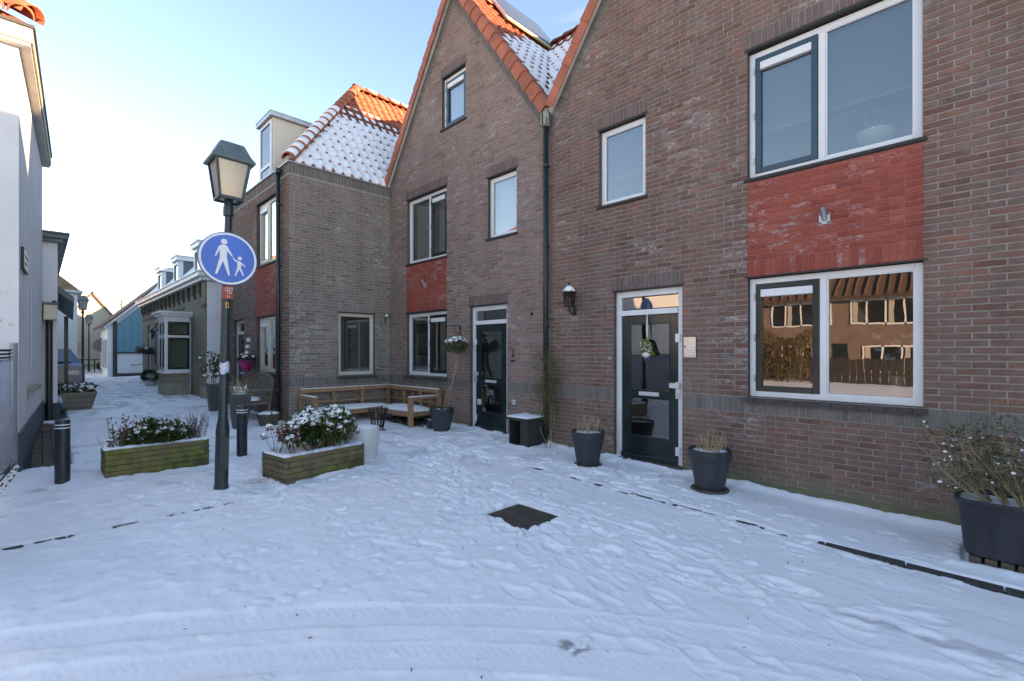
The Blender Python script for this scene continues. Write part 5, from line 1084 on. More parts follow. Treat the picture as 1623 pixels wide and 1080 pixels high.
# round blue footpath sign, normal +X
sg = thing('footpath_sign', 'round blue sign with white adult and child figures on the lamp post', 'sign', (-5.79, 1.45, 2.60))
def disc(mb, r, x0, x1, n=48, mi=0): mb.prism([(math.cos(2*math.pi*k/n)*r, math.sin(2*math.pi*k/n)*r) for k in range(n)], lambda a, b, d: (d, a, b), x0, x1, mi)
mb = MB(); disc(mb, .288, -.012, .004); mb.build('plate', 'sign_rim', sg, bevel=.003)
mb = MB(); n = 48; vs = []; 
for r, x in ((.278, .0045), (.278, .0065), (.256, .0065), (.256, .0045)): vs += [(x, math.cos(2*math.pi*k/n)*r, math.sin(2*math.pi*k/n)*r) for k in range(n)]
mb.add(vs, [(a*n+k, a*n+(k+1) % n, (a+1)*n+(k+1) % n, (a+1)*n+k) for a in range(3) for k in range(n)]); mb.build('white_ring', 'sign_white', sg)
mb = MB(); disc(mb, .257, .004, .0055); mb.build('blue_field', 'sign_blue', sg)
adult = [(-.044, .139), (-.015, .146), (.016, .137), (.075, .028), (.064, .024), (.016, .083), (.014, .02), (.044, -.178), (.027, -.182), (-.022, -.03), (-.077, -.174), (-.097, -.173), (-.052, .01), (-.053, .093), (-.085, .016), (-.099, .02), (-.062, .122)]
child = [(.075, .017), (.11, -.011), (.135, -.011), (.154, -.022), (.198, -.064), (.19, -.071), (.156, -.046), (.15, -.083), (.183, -.168), (.172, -.171), (.134, -.104), (.099, -.179), (.087, -.179), (.116, -.082), (.113, -.024), (.099, -.023), (.07, .006)]
for nm, pl, hc, hr in (('adult_figure', adult, (-.041, .179), .030), ('child_figure', child, (.110, .018), .020)):
    mb = MB(); pl = [(a-.03, b) for a, b in pl]
    tri = tessellate_polygon([[Vector((a, b, 0)) for a, b in pl]]); mb.add([(.0067, a, b) for a, b in pl], [tuple(q) for q in tri])
    m_ = MB(); disc(m_, hr, .005, .0065, 20); m_.v = [(p[0], p[1]+hc[0], p[2]+hc[1]) for p in m_.v]; mb.add(m_.v, m_.f); mb.build(nm, 'sign_white', sg)
for z in (-.14, .14): mb = MB(); mb.box(-.15, -.012, -.06, .0, z-.015, z+.015); mb.build('clamp', 'steel', sg)
pq = thing('number_plaque', 'small orange red number plaque under the round blue sign', 'plaque', (-5.815, 1.45, 2.24))
mb = MB(); mb.box(-.004, .004, -.052, .052, -.073, .073); pp = mb.build('plate', 'plaque_red', pq, bevel=.004)
mb = MB()
for txt, a, b, s_ in (('1515', .012, .040, .040), ('131', .016, -.006, .040), ('51', .006, -.047, .036)): lettering(mb, txt, s_, lambda x, y, z: (.0045+z, a+x, b+y))
mb.box(.004, .0056, -.035, .032, .0165, .0205); o = mb.build('lettering', 'sign_white', pp); o['kind'] = 'stuff'
st = thing('sticker', 'tiny orange sticker on the lamp post below the plaque', 'sticker', (-5.823, 1.447, 2.10)); mb = MB(); mb.box(-.002, .0015, -.016, .016, -.03, .03); mb.build('label_sheet', 'sticker', st); mb = MB(); mb.box(.0015, .002, -.004, .010, -.02, .02); mb.build('print', 'text_dark', st)
st = thing('sticker', 'silver sticker wrapped on the lamp post at chest height', 'sticker', (-5.87, 1.431, 1.42)); mb = MB(); q = []
for z in (-.06, .06): q += [(math.cos(a)*.048, math.sin(a)*.048, z+.012*math.sin(a*3)) for a in [R(-70+20*k) for k in range(8)]]
mb.add(q, [(k, k+1, 8+k+1, 8+k) for k in range(7)]); mb.build('sheet', 'sticker_silver', st, smooth=True)
# ------------------------------------------------------------------ bollards
def bollard(label, loc):
    t = thing('bollard', label, 'bollard', loc, group='dark green bollards')
    mb = MB(); mb.lathe([(.066, -.06), (.066, .70), (.066, .722), (.060, .738), (.045, .748), (0, .752)], n=20); mb.build('post', 'pole_paint', t, smooth=True).data.set_sharp_from_angle(angle=R(30))
    for z in (.655, .690): mb = MB(); mb.lathe([(.0665, z-.006), (.068, z-.004), (.068, z+.004), (.0665, z+.006)], n=20); mb.build('reflective_band', 'sign_white', t)
    return t
bollard('dark green bollard nearest the white house, left of the mossy planter', (-7.22, .185, .10)); bollard('dark green bollard between the lamp post and the worn planter', (-7.28, 1.99, .10))
# ------------------------------------------------------------------ plants
def rv(r): return Vector((r.uniform(-1, 1), r.uniform(-1, 1), r.uniform(-1, 1)))
def snow_bits(mb, pts, r, s0, s1):
    for p in pts: s = r.uniform(s0, s1); mb.blob(p, s*r.uniform(.75, 1.25), s*r.uniform(.75, 1.25), s*.75, r, 7, 5, .30, flat=.35)
def leafy_mound(label, loc, rx, ry, h, n, seed, leaf='leaf', L=.07, W=.034, snow=70, rz=0, extra=None, s0=.02, s1=.05, lumps=9):
    t = thing('evergreen_shrub', label, 'shrub', loc, rz); r = random.Random(seed); lf = MB(); st = MB(); sn = MB(); tops = []
    cl = [(r.uniform(-.75, .75)*rx, r.uniform(-.7, .7)*ry) for k in range(lumps)]
    for (cx, cy) in cl:
        hh = h*(1-.45*((cx/rx)**2+(cy/ry)**2))*r.uniform(.7, 1.05); rr = min(rx, ry)*r.uniform(.42, .62)
        st.tube([(cx*.4, cy*.4, -.05), (cx*.8, cy*.8, hh*.4), (cx, cy, hh*.8)], [.012, .009, .005], 5)
        for k in range(n//lumps):
            d = Vector((r.gauss(0, 1), r.gauss(0, 1), r.gauss(.25, .9))).normalized(); q = r.random()**.35
            p = Vector((cx+d.x*rr*q, cy+d.y*rr*q, hh*.62+d.z*hh*.45*q))
            if p.z < .01: p.z = .01+r.random()*.05
            dv = (d+rv(r)*.6+Vector((0, 0, .25))).normalized(); lf.leaf(p, dv, (Vector((0, 0, 1))+rv(r)*.5), L*r.uniform(.7, 1.2), W*r.uniform(.8, 1.2), 0 if r.random() < .8 else 1)
            if d.z > .45 and q > .82: tops.append(p+Vector((0, 0, .012)))
    r.shuffle(tops); snow_bits(sn, tops[:snow], r, s0, s1)
    if extra: extra(t, r, tops, sn)
    lf.build('foliage', [leaf, 'leaf_dark'], t); st.build('stem', 'twig', t); o = sn.build('snow', 'snow', t, smooth=True); o['kind'] = 'stuff'
    return t
def twigs(mb, base, n, r, hmin, hmax, spread, rad=.0035, side=0, mi=0, lean=(0, 0)):
    ends = []
    for k in range(n):
        p = Vector((base[0]+r.uniform(-1, 1)*base[3], base[1]+r.uniform(-1, 1)*base[3], base[2])); d = Vector((r.uniform(-1, 1)*spread+lean[0], r.uniform(-1, 1)*spread+lean[1], 1)).normalized(); H_ = r.uniform(hmin, hmax)
        pts = [p]
        for j in range(3): d = (d+Vector((r.uniform(-.2, .2), r.uniform(-.2, .2), .12))).normalized(); pts.append(pts[-1]+d*H_/3)
        mb.tube(pts, [rad, rad*.85, rad*.7, rad*.45], 4, mi); ends.append(pts[-1])
        for s in range(side):
            q = pts[r.choice((1, 2))]; e = q+(d+rv(r)*.7).normalized()*H_*.3; mb.tube([q, (q+e)/2+rv(r)*.01, e], [rad*.6, rad*.5, rad*.3], 4, mi); ends.append(e)
    return ends
def wood_planter(label, loc, rz, L, D, H, key, boards, seed):
    """horizontal boards with lapped corners, earth and snow inside; local x = long side"""
    t = thing('wooden_planter', label, 'planter', loc, rz, group='wooden street planters'); r = random.Random(seed); bh = H/boards; th = .042
    for k in range(boards):
        z0 = k*bh+.012; z1 = z0+bh-.0035; lap = th if k % 2 else 0
        for s in (-1, 1):
            o_ = r.uniform(-.003, .003)
            mb = MB(); mb.box(-L/2+lap, L/2-lap, s*D/2-th/2+o_, s*D/2+th/2+o_, z0, z1); mb.build('board', key, t, bevel=.006)
            mb = MB(); mb.box(s*L/2-s*th/2-th/2+o_, s*L/2-s*th/2+th/2+o_, -D/2-th/2+(th-lap)+.001, D/2+th/2-(th-lap)-.001, z0+.0015, z1-.0015); mb.build('board', key, t, bevel=.006)
    mb = MB(); mb.box(-L/2+th, L/2-th, -D/2+th/2+.003, D/2-th/2-.003, .02, H-.07); mb.build('earth', 'soil', t)
    mb = MB(); nx, ny = 26, 10; vs = []
    for i in range(nx+1):
        for j in range(ny+1):
            x, y = -L/2-.01+(L+.02)*i/nx, -D/2-.022+(D+.044)*j/ny; e = i in (0, nx) or j in (0, ny)
            rim = abs(x) > L/2-.06 or abs(y) > D/2-.04
            vs.append((x, y, H+(.004 if e else (.028 if rim else -.035))+r.uniform(-.006, .008)*(0 if e else 1)))
    mb.add(vs, [(i*(ny+1)+j, (i+1)*(ny+1)+j, (i+1)*(ny+1)+j+1, i*(ny+1)+j+1) for i in range(nx) for j in range(ny)]); mb.build('snow', 'snow', t, smooth=True)
    return t
P1 = wood_planter('mossy green wooden planter left of the lamp post', (-7.26, 1.035, .09), R(90.5), 1.02, .42, .38, 'planter_mossy', 6, 4)
P2 = wood_planter('worn brown wooden planter right of the lamp post', (-5.86, 2.42, .075), R(98), 1.04, .50, .33, 'planter_worn', 5, 5)
def ex1(t, r, tops, sn):
    mb = MB(); e = twigs(mb, (.40, .0, .0, .10), 34, r, .22, .42, .7, .0038, 2); mb.build('bare_twigs', 'twig_red', t)['kind'] = 'stuff'
    mb = MB(); e = twigs(mb, (-.30, .02, .0, .14), 30, r, .22, .40, .45, .003, 1); m2 = MB()
    for p in e: m2.blob(p, .012, .012, .010, r, 6, 4, .3)
    for k in range(160): q = r.choice(e); m2.leaf(q-Vector((0, 0, r.uniform(0, .12)))+rv(r)*.02, rv(r), rv(r), .025, .012)
    mb.build('dry_stems', 'twig', t); m2.build('seed_heads', 'leaf_brown', t); snow_bits(sn, r.sample(e, 12), r, .01, .02)
    mb = MB(); twigs(mb, (-.45, .0, .0, .06), 8, r, .12, .25, 1.0, .003, 1); mb.build('bare_twigs', 'twig_red', t)['kind'] = 'stuff'
leafy_mound('green snow dusted shrub with dry stems in the mossy planter', (-7.26, 1.035, .44), .36, .20, .30, 2300, 3, rz=R(90), extra=ex1, snow=95, s0=.014, s1=.034, L=.065, W=.03)
def ex2(t, r, tops, sn):
    mb = MB(); m2 = MB()
    for b in ((-.42, -.10), (.30, -.12), (.42, .06), (-.50, .08), (.12, -.14)):
        e = twigs(mb, (b[0], b[1], .0, .05), 7, r, .18, .34, .55, .004, 0)
        for p in e:
            for k in range(26): d = rv(r).normalized(); m2.leaf(p+d*.02, d, rv(r), .034, .024, 0 if r.random() < .8 else 1)
        snow_bits(sn, [p+Vector((0, 0, .02)) for p in e[:4]], r, .022, .034)
    mb.build('bare_twigs', 'twig_red', t)['kind'] = 'stuff'; m2.build('dry_flower_heads', ['leaf_brown', 'flower_pink'], t)
leafy_mound('snow covered shrub with dry brown flower heads in the worn planter', (-5.90, 2.50, .40), .46, .27, .50, 3800, 6, rz=R(98), extra=ex2, snow=260, s0=.020, s1=.048, L=.075, W=.036, lumps=12)
# ------------------------------------------------------------------ pots
def pot(name, label, loc, prof, key, n=28, sq=False, snow=None, saucer=0, rz=0, cat='flower pot', group=None):
    t = thing(name, label, cat, loc, rz, group=group); mb = MB()
    mb.lathe(prof, n=n, sq=sq); o = mb.build('pot', key, t, smooth=not sq, bevel=.004 if sq else 0)
    if not sq: o.data.set_sharp_from_angle(angle=R(35))
    top = prof[-1]
    if snow is not None:
        mb = MB(); r = random.Random(len(label)); k = n; vs = []; rr_ = top[0]
        for ri, dz in ((rr_*.999, .0), (rr_*.86, .012), (rr_*.5, .02), (rr_*.2, .022)):
            for j in range(k):
                t_ = 2*math.pi*(j+.5)/k; f = 1/max(abs(math.cos(t_)), abs(math.sin(t_))) if sq else 1
                vs.append((ri*f*math.cos(t_), ri*f*math.sin(t_), top[1]+dz*snow+r.uniform(-.004, .004)*(dz > 0)))
        mb.add(vs, [(a*k+j, a*k+(j+1) % k, (a+1)*k+(j+1) % k, (a+1)*k+j) for a in range(3) for j in range(k)]+[tuple(range(3*k, 4*k))]); mb.build('snow', 'snow', t, smooth=True)
        ring_ = MB(); ring_.lathe([(top[0]+.012, top[1]+.028), (top[0]+.022, top[1]+.030)], n=n)
    if saucer: mb = MB(); mb.lathe([(saucer*.9, -.06), (saucer, .012), (saucer*.96, .02), (saucer*.8, .016), (0, .016)], n=28); mb.build('saucer', 'saucer', t, smooth=True)
    return t
def bucket(rt, rb, H): return [(rb, 0), (rb+(rt-rb)*.76, H*.74), (rt*.945, H*.745), (rt*.97, H*.77), (rt, H*.98), (rt, H), (rt-.022, H), (rt-.028, H-.035)]
pA = pot('flower_pot', 'dark grey round pot with pale dry stalks left of the glass door', (-3.80, 5.25, .065), bucket(.225, .145, .46), 'plastic_pot', snow=1, saucer=.185, group='grey pots by the glass door')
pB = pot('flower_pot', 'dark grey round pot with dry stalks right of the glass door', (-2.20, 5.36, .040), bucket(.230, .15, .46), 'plastic_pot', snow=1, saucer=.205, group='grey pots by the glass door')
for lab, loc, sd, n in (('pale dry stalks standing in the pot left of the glass door', (-3.80, 5.25, .485), 5, 34), ('dry brown stalks standing in the pot right of the glass door', (-2.20, 5.36, .46), 9, 44)):
    t = thing('dry_stalks', lab, 'plant', loc); r = random.Random(sd); mb = MB(); twigs(mb, (0, 0, -.03, .12), n, r, .14, .31, .5, .005, 0); mb.build('pale_stalk', 'twig_pale', t); mb = MB(); twigs(mb, (0, 0, -.03, .12), n//2, r, .08, .2, .8, .003, 1); mb.build('thin_twig', 'twig', t)
pot('flower_pot', 'dark round pot holding the standard tree left of door number 2', (-7.08, 5.25, .09), bucket(.225, .14, .46), 'plastic_pot', snow=1)
t = thing('standard_tree', 'small standard tree with snowy ball crown against the brick wall', 'tree', (-7.05, 5.28, .50)); r = random.Random(12); mb = MB()
mb.tube([(-.02, 0, -.06), (.03, .02, .25), (.07, .16, .55), (.03, .26, .85), (.06, .24, 1.15)], [.018, .017, .026, .030, .022], 7); mb.tube([(.05, .0, -.06), (.10, .12, .55), (.08, .25, .80), (.04, .26, 1.12)], [.014, .016, .024, .018], 6); mb.build('trunk', 'bark_pale', t, smooth=True)
lf = MB(); sn = MB(); tp = []
for k in range(900):
    d = rv(r).normalized(); q = r.random()**.4; p = Vector((.05, .24, 1.22))+Vector((d.x*.25, d.y*.20, d.z*.15))*q; lf.leaf(p, d+rv(r)*.6, rv(r), .045, .022, int(r.random() < .35))
    if d.z > .35 and q > .85: tp.append(p)
snow_bits(sn, tp[:60], r, .018, .036); lf.build('crown', ['leaf_dark', 'leaf_olive'], t); sn.build('snow', 'snow', t, smooth=True)['kind'] = 'stuff'
lf = MB(); 
for k in range(220): a = r.random()*6.28; q = r.random()**.5*.19; lf.leaf(Vector((math.cos(a)*q-.03, math.sin(a)*q-.03, r.uniform(-.02, .07))), rv(r), rv(r), .045, .025)
lf.build('underplanting', 'leaf_dark', t)
pot('flower_pot', 'small dark pot half hidden beside the lounge bench', (-7.46, 5.30, .10), [(.085, 0), (.105, .17), (.112, .172), (.112, .20), (.10, .20), (.098, .18)], 'plastic_pot', snow=1)
pot('flower_pot', 'white round pot capped with snow behind the worn planter', (-6.16, 3.20, .07), [(.16, 0), (.19, .03), (.225, .25), (.232, .44), (.228, .47), (.21, .47), (.205, .45)], 'white_pot', snow=1.6)
pot('flower_pot', 'dark round pot with snow behind the worn planter, by the corner house', (-8.55, 3.32, .10), [(.17, 0), (.21, .28), (.225, .282), (.225, .33), (.205, .33), (.20, .31)], 'plastic_pot', snow=1.4)
pot('tall_planter', 'tall square taupe planter with dry plant by the corner house', (-9.72, 2.62, .14), [(.135, 0), (.215, .62), (.225, .63), (.225, .68), (.195, .68), (.19, .66)], 'taupe_pot', n=4, sq=False, snow=1, rz=R(0), cat='planter')
pot('tall_planter', 'second tall taupe planter half hidden behind the lamp post', (-12.6, 2.86, .2), [(.12, 0), (.19, .60), (.20, .61), (.20, .66), (.17, .66), (.165, .64)], 'taupe_pot', n=4, snow=1, cat='planter')
t = thing('dry_shrub', 'dry twiggy shrub in the tall taupe planter', 'plant', (-9.72, 2.62, .80)); r = random.Random(4); mb = MB(); twigs(mb, (0, 0, -.02, .12), 26, r, .18, .40, .7, .0035, 2); mb.build('twig', 'twig_pale', t); mb = MB(); e = twigs(mb, (0, 0, -.02, .1), 12, r, .1, .2, .8, .003, 1); snow_bits(mb, e, r, .012, .022); mb.build('snow', 'snow', t)['kind'] = 'stuff'
t = thing('shrub', 'dark snowy shrub in the second taupe planter', 'plant', (-12.6, 2.86, .85)); mb = MB(); lf = MB(); e = twigs(mb, (0, 0, -.03, .06), 14, r, .4, .75, .35, .005, 2)
for p in e:
    for k in range(18): lf.leaf(p+rv(r)*.05, rv(r), rv(r), .06, .03)
sn = MB(); snow_bits(sn, e, r, .02, .05); mb.build('stem', 'twig', t); lf.build('foliage', 'leaf_dark', t); sn.build('snow', 'snow', t, smooth=True)['kind'] = 'stuff'
# pink hanging pot with white flowers
t = thing('hanging_pot', 'bright pink hanging pot with snowy white flowers on the corner house', 'flower pot', (-11.95, 3.36, 1.15)); r = random.Random(6); mb = MB(); mb.lathe([(.07, 0), (.13, .13), (.155, .20), (.16, .24), (.145, .24), (.14, .21)], n=20); mb.build('pot', 'pink_pot', t, smooth=True)
mb = MB(); mb.bar((0, .0, .24), (0, .19, .30), .02, .02); mb.bar((0, .18, .02), (0, .18, .34), .02, .02); mb.build('hanger', 'black_iron', t)
lf = MB(); fl = MB()
for k in range(260): d = rv(r).normalized(); lf.leaf(Vector((d.x*.26-.05, d.y*.12, .27+d.z*.09)), d+rv(r)*.5, rv(r), .07, .035)
for k in range(16): fl.blob((r.uniform(-.2, .2), r.uniform(-.12, .1), .32+r.uniform(0, .06)), .045, .04, .025, r, 7, 5, .25)
for dx, dz in ((.10, .55), (.16, .70), (.05, .42)): lf.tube([(dx*.5, 0, .25), (dx, 0, dz)], .005, 5); fl.blob((dx, 0, dz), .05, .05, .045, r, 8, 6, .3)
lf.build('foliage', 'leaf_dark', t); fl.build('flower', 'flower_white', t, smooth=True)
# woven basket
t = thing('basket', 'woven basket planter with snow on the ground by the corner house', 'basket', (-9.74, 3.12, .13)); mb = MB(); n = 20
for k in range(8): z = .02+k*.034; rr_ = .135+.006*k*1.3; mb.tube([(math.cos(2*math.pi*j/n)*(rr_+(.006 if (j+k) % 2 else -.004)), math.sin(2*math.pi*j/n)*(rr_+(.006 if (j+k) % 2 else -.004)), z) for j in range(n+1)], .017, 5, cap=False)
mb.lathe([(.12, 0), (.18, .28)], n=20); mb.build('weave', 'wicker', t)['kind'] = 'stuff'
mb = MB(); mb.tube([(-.2, 0, .28), (-.10, 0, .36), (.0, 0, .385), (.10, 0, .36), (.2, 0, .28)], .010, 6); mb.build('handle', 'wicker', t)
mb = MB(); mb.blob((0, 0, .275), .185, .185, .04, r, 16, 6, .06, flat=.5); mb.build('snow', 'snow', t, smooth=True); mb = MB(); twigs(mb, (0, 0, .27, .12), 12, r, .05, .12, .9, .003, 1); mb.build('dry_twigs', 'twig', t)
# ------------------------------------------------------------------ garden bench by the corner house
t = thing('garden_bench', 'weathered grey wooden garden bench with curved back under the corner house window', 'bench', (-11.0, 3.12, .18)); W_ = 1.2; mb = MB()
for sx in (-1, 1):
    for nm, a, b in (('front_leg', (sx*W_/2, -.30, 0), (sx*W_/2, -.30, .62)), ('back_leg', (sx*W_/2, .18, 0), (sx*W_/2, .30, .84)), ('armrest', (sx*W_/2, -.34, .63), (sx*W_/2, .24, .63)), ('side_rail', (sx*W_/2, -.30, .36), (sx*W_/2, .2, .36))): mb = MB(); mb.bar(a, b, .05, .05); mb.build(nm, 'teak', t, bevel=.006)
for k in range(5): y = -.30+k*.115; mb = MB(); mb.bar((-W_/2, y, .41), (W_/2, y, .41), .095, .022); mb.build('seat_slat', 'teak', t, bevel=.004)
for k in range(13):
    x = -W_/2+.08+k*(W_-.16)/12; mb = MB(); mb.bar((x, .20, .45), (x, .29, .83+.10*math.cos(x/W_*math.pi)), .045, .018, up=(0, 1, 0)); mb.build('back_slat', 'teak', t, bevel=.003)
mb = MB(); pts = [(-W_/2+W_*k/12, .29, .84+.11*math.cos((-.5+k/12)*math.pi)) for k in range(13)]
for a, b in zip(pts, pts[1:]): mb.bar(a, b, .05, .07)
mb.build('top_rail', 'teak', t); mb = MB(); mb.bar((-W_/2, .20, .46), (W_/2, .20, .46), .04, .05); mb.build('lower_rail', 'teak', t, bevel=.004)
mb = MB(); mb.blob((.05, -.08, .42), .56, .26, .06, random.Random(3), 16, 6, .08, flat=.9); mb.build('snow', 'snow', t, smooth=True)
# ------------------------------------------------------------------ corner lounge bench
t = thing('corner_bench', 'light timber corner lounge bench with snow on its seat', 'bench', (-9.0, 5.0, .12), world=True); g0 = .10
def post(x, y, z1, w=.085, nm='post'): mb = MB(); mb.box(x-w/2, x+w/2, y-w/2, y+w/2, g0, z1); mb.build(nm, 'timber', t, bevel=.006)
xb, yb_ = -9.74, 5.70; ya, xe = 3.74, -7.79
for (x, y) in ((xb, ya), (xb, yb_), (xe, yb_)): post(x, y, .80)
for y in (4.40, 5.05): post(xb, y, .80, .06)
for x in (-9.05, -8.40): post(x, yb_, .80, .06)
for x in (-8.72, -8.10): post(x, yb_, .80, .035, 'back_batten')
for (x, y) in ((-9.08, ya), (xe, 5.04), (-9.08, 5.04)): post(x, y, .66 if (x, y) != (-9.08, 5.04) else .38)
for z, h_ in ((.795, .075), (.55, .035)):
    mb = MB(); mb.bar((xb, ya-.04, z), (xb, yb_+.04, z), .095 if z > .7 else .03, h_); mb.build('back_rail', 'timber', t, bevel=.005); mb = MB(); mb.bar((xb+.05, yb_, z), (xe+.04, yb_, z), .095 if z > .7 else .03, h_); mb.build('back_rail', 'timber', t, bevel=.005)
mb = MB(); mb.bar((xb, ya, .69), (-9.04, ya, .69), .095, .05); mb.build('armrest', 'timber', t, bevel=.005); mb = MB(); mb.bar((xe, yb_, .69), (xe, 5.0, .69), .095, .05); mb.build('armrest', 'timber', t, bevel=.005)
for a, b in (((-9.08, ya, .38), (-9.08, 5.04, .38)), ((-9.08, 5.04, .38), (xe, 5.04, .38)), ((xe, 5.04, .38), (xe, yb_, .38))): mb = MB(); mb.bar(a, b, .045, .09); mb.build('seat_rail', 'timber', t, bevel=.005)
for k in range(6): x = xb+.06+k*.11; mb = MB(); mb.box(x, x+.09, ya+.02, 5.62, .40, .42); mb.build('seat_slat', 'timber', t)
for k in range(6): y = 5.07+k*.1; mb = MB(); mb.box(-9.06, xe-.02, y, y+.085, .40, .42); mb.build('seat_slat', 'timber', t)
mb = MB(); mb.blob((-9.42, 4.6, .42), .34, .88, .07, random.Random(1), 18, 6, .06, flat=.95); mb.blob((-8.5, 5.38, .42), .74, .34, .075, random.Random(2), 18, 6, .06, flat=.95)
for a, b in (((xb, ya, .838), (xb, yb_, .838)), ((xb, yb_, .838), (xe, yb_, .838)), ((xb, ya, .722), (-9.04, ya, .722)), ((xe, yb_, .722), (xe, 5.0, .722))): mb.bar(a, b, .085, .014)
mb.build('snow', 'snow', t, smooth=True).modifiers.new('r', 'BEVEL').width = .006
mb = MB(); r = random.Random(4)
for k in range(26): x, y = r.uniform(-8.9, -7.9), r.uniform(5.1, 5.6); a = r.uniform(-.4, .4); mb.tube([(x-.25*math.cos(a), y-.25*math.sin(a), .14+r.uniform(0, .07)), (x+.25*math.cos(a), y+.25*math.sin(a), .14+r.uniform(0, .07))], r.uniform(.012, .03), 7)
wp = thing('firewood', 'dark heap of firewood sticks under the corner bench', 'firewood', (-8.4, 5.3, .1), world=True); mb.build('sticks', 'dark_wood', wp)['kind'] = 'stuff'
# fire basket
t = thing('fire_basket', 'black iron fire basket standing in front of the corner bench', 'fire basket', (-7.92, 4.42, .10)); n = 14
for k in range(n): a = 2*math.pi*k/n; mb = MB(); mb.tube([(math.cos(a)*.10, math.sin(a)*.10, .10), (math.cos(a)*.13, math.sin(a)*.13, .25), (math.cos(a)*.175, math.sin(a)*.175, .46)], .009, 6); mb.build('bar', 'black_iron', t)
for rr_, z in ((.105, .11), (.125, .25), (.172, .42)): mb = MB(); mb.tube([(math.cos(2*math.pi*j/24)*rr_, math.sin(2*math.pi*j/24)*rr_, z) for j in range(25)], .010, 6, cap=False); mb.build('ring', 'black_iron', t)
for k in range(3): a = 2*math.pi*k/3+.4; mb = MB(); mb.tube([(math.cos(a)*.09, math.sin(a)*.09, .11), (math.cos(a)*.15, math.sin(a)*.15, .06), (math.cos(a)*.2, math.sin(a)*.2, .0)], .010, 6); mb.build('leg', 'black_iron', t)
mb = MB(); mb.lathe([(0, .10), (.10, .105), (.10, .115), (0, .115)], n=20); mb.build('grate', 'black_iron', t)
# ------------------------------------------------------------------ open crate with snow, left of the downpipe
t = thing('wooden_box', 'dark open fronted wooden box with snow on top beside the downpipe', 'box', (-5.22, 5.56, .06)); w, dd, H_ = .42, .40, .45
for nm, q in (('side_panel', (-w/2, -w/2+.02, -dd/2, dd/2, 0, H_)), ('side_panel', (w/2-.02, w/2, -dd/2, dd/2, 0, H_)), ('back_panel', (-w/2+.02, w/2-.02, dd/2-.02, dd/2, 0, H_)), ('floor_panel', (-w/2+.02, w/2-.02, -dd/2, dd/2-.02, .02, .04)), ('lid', (-w/2-.03, w/2+.03, -dd/2-.04, dd/2+.01, H_, H_+.035)), ('front_strip', (.04, w/2-.02, -dd/2, -dd/2+.015, .04, H_))): mb = MB(); mb.box(*q); mb.build(nm, 'dark_wood', t, bevel=.003)
mb = MB(); mb.blob((0, 0, H_+.035), .24, .23, .028, random.Random(5), 4, 6, .03, flat=.99); mb.v = []; mb.f = []; mb.m = []; mb.box(-w/2-.02, w/2+.02, -dd/2-.03, dd/2, H_+.033, H_+.062); mb.build('snow', 'snow', t, bevel=.014, seg=3)
# climber round the downpipe
t = thing('climbing_plant', 'bare climbing plant tangled round the downpipe between the houses', 'plant', (-4.9, 5.68, .07)); r = random.Random(9); mb = MB(); tw = MB(); lf = MB()
for x0, bend in ((.03, .10), (-.02, -.12), (.10, .05)):
    pts = [Vector((x0, -.05, -.03))]
    for k in range(9): pts.append(Vector((x0+bend*math.sin(k*.7)+r.uniform(-.03, .03), -.03+r.uniform(-.03, .05), .16*k+.1)))
    mb.tube(pts, [.0065*(1-.07*k) for k in range(10)], 5)
    for k in range(110):
        p = pts[r.choice((3, 4, 5, 5, 6, 6, 7, 7, 8, 9))]; d = Vector((r.uniform(-1, 1), r.uniform(-.35, .05), r.uniform(-.3, .7))).normalized(); q = [p, p+d*r.uniform(.06, .14)]; q.append(q[1]+(d+rv(r)*.5).normalized()*r.uniform(.06, .16)); tw.tube(q, [.003, .0022, .0012], 3)
        for j in range(5): pp_ = q[1].lerp(q[2], r.random()); pp_.y = min(pp_.y, .11); lf.leaf(pp_, rv(r), rv(r), .026, .012)
mb.build('stem', 'twig_pale', t); tw.build('twigs', 'twig_green', t)['kind'] = 'stuff'; lf.build('foliage', 'leaf_olive', t)
# ------------------------------------------------------------------ black trough with shrub, right edge
t = thing('trough_planter', 'big black plastic trough planter at the right edge', 'planter', (.33, 5.16, .0)); mb = MB(); L_, D_ = .98, .50
def rrect(L, D, rad, n=5):
    p = []
    for cx, cy, a0 in ((L/2-rad, D/2-rad, 0), (-L/2+rad, D/2-rad, 90), (-L/2+rad, -D/2+rad, 180), (L/2-rad, -D/2+rad, 270)):
        for k in range(n+1): a = R(a0+90*k/n); p.append((cx+rad*math.cos(a), cy+rad*math.sin(a)))
    return p
prof = [(L_-.10, D_-.10, .07), (L_-.08, D_-.08, .12), (L_-.03, D_-.03, .42), (L_, D_, .455), (L_+.02, D_+.02, .47), (L_+.02, D_+.02, .49), (L_-.03, D_-.03, .49), (L_-.04, D_-.04, .42)]
rings = [[(x, y, z) for x, y in rrect(a, b, .07)] for a, b, z in prof]; k = len(rings[0]); mb.add([p for q in rings for p in q], [(a*k+j, a*k+(j+1) % k, (a+1)*k+(j+1) % k, (a+1)*k+j) for a in range(len(rings)-1) for j in range(k)]+[tuple(range(k-1, -1, -1))]); mb.build('trough', 'trough', t, smooth=True).data.set_sharp_from_angle(angle=R(40))
mb = MB(); mb.add([(x, y, .445) for x, y in rrect(L_-.035, D_-.035, .07)], [tuple(range(k))]); mb.build('snow', 'snow', t)
for j in range(10): x = -.385+j*.0855; mb = MB(); mb.box(x-.034, x+.034, -.205, .205, .0, .062); mb.build('pallet_slat', 'saucer', t, bevel=.004)
t = thing('twiggy_shrub', 'sparse twiggy shrub with snow specks in the black trough', 'shrub', (.33, 5.16, .44)); r = random.Random(31); mb = MB(); tw = MB(); lf = MB(); sn = MB(); ends = []
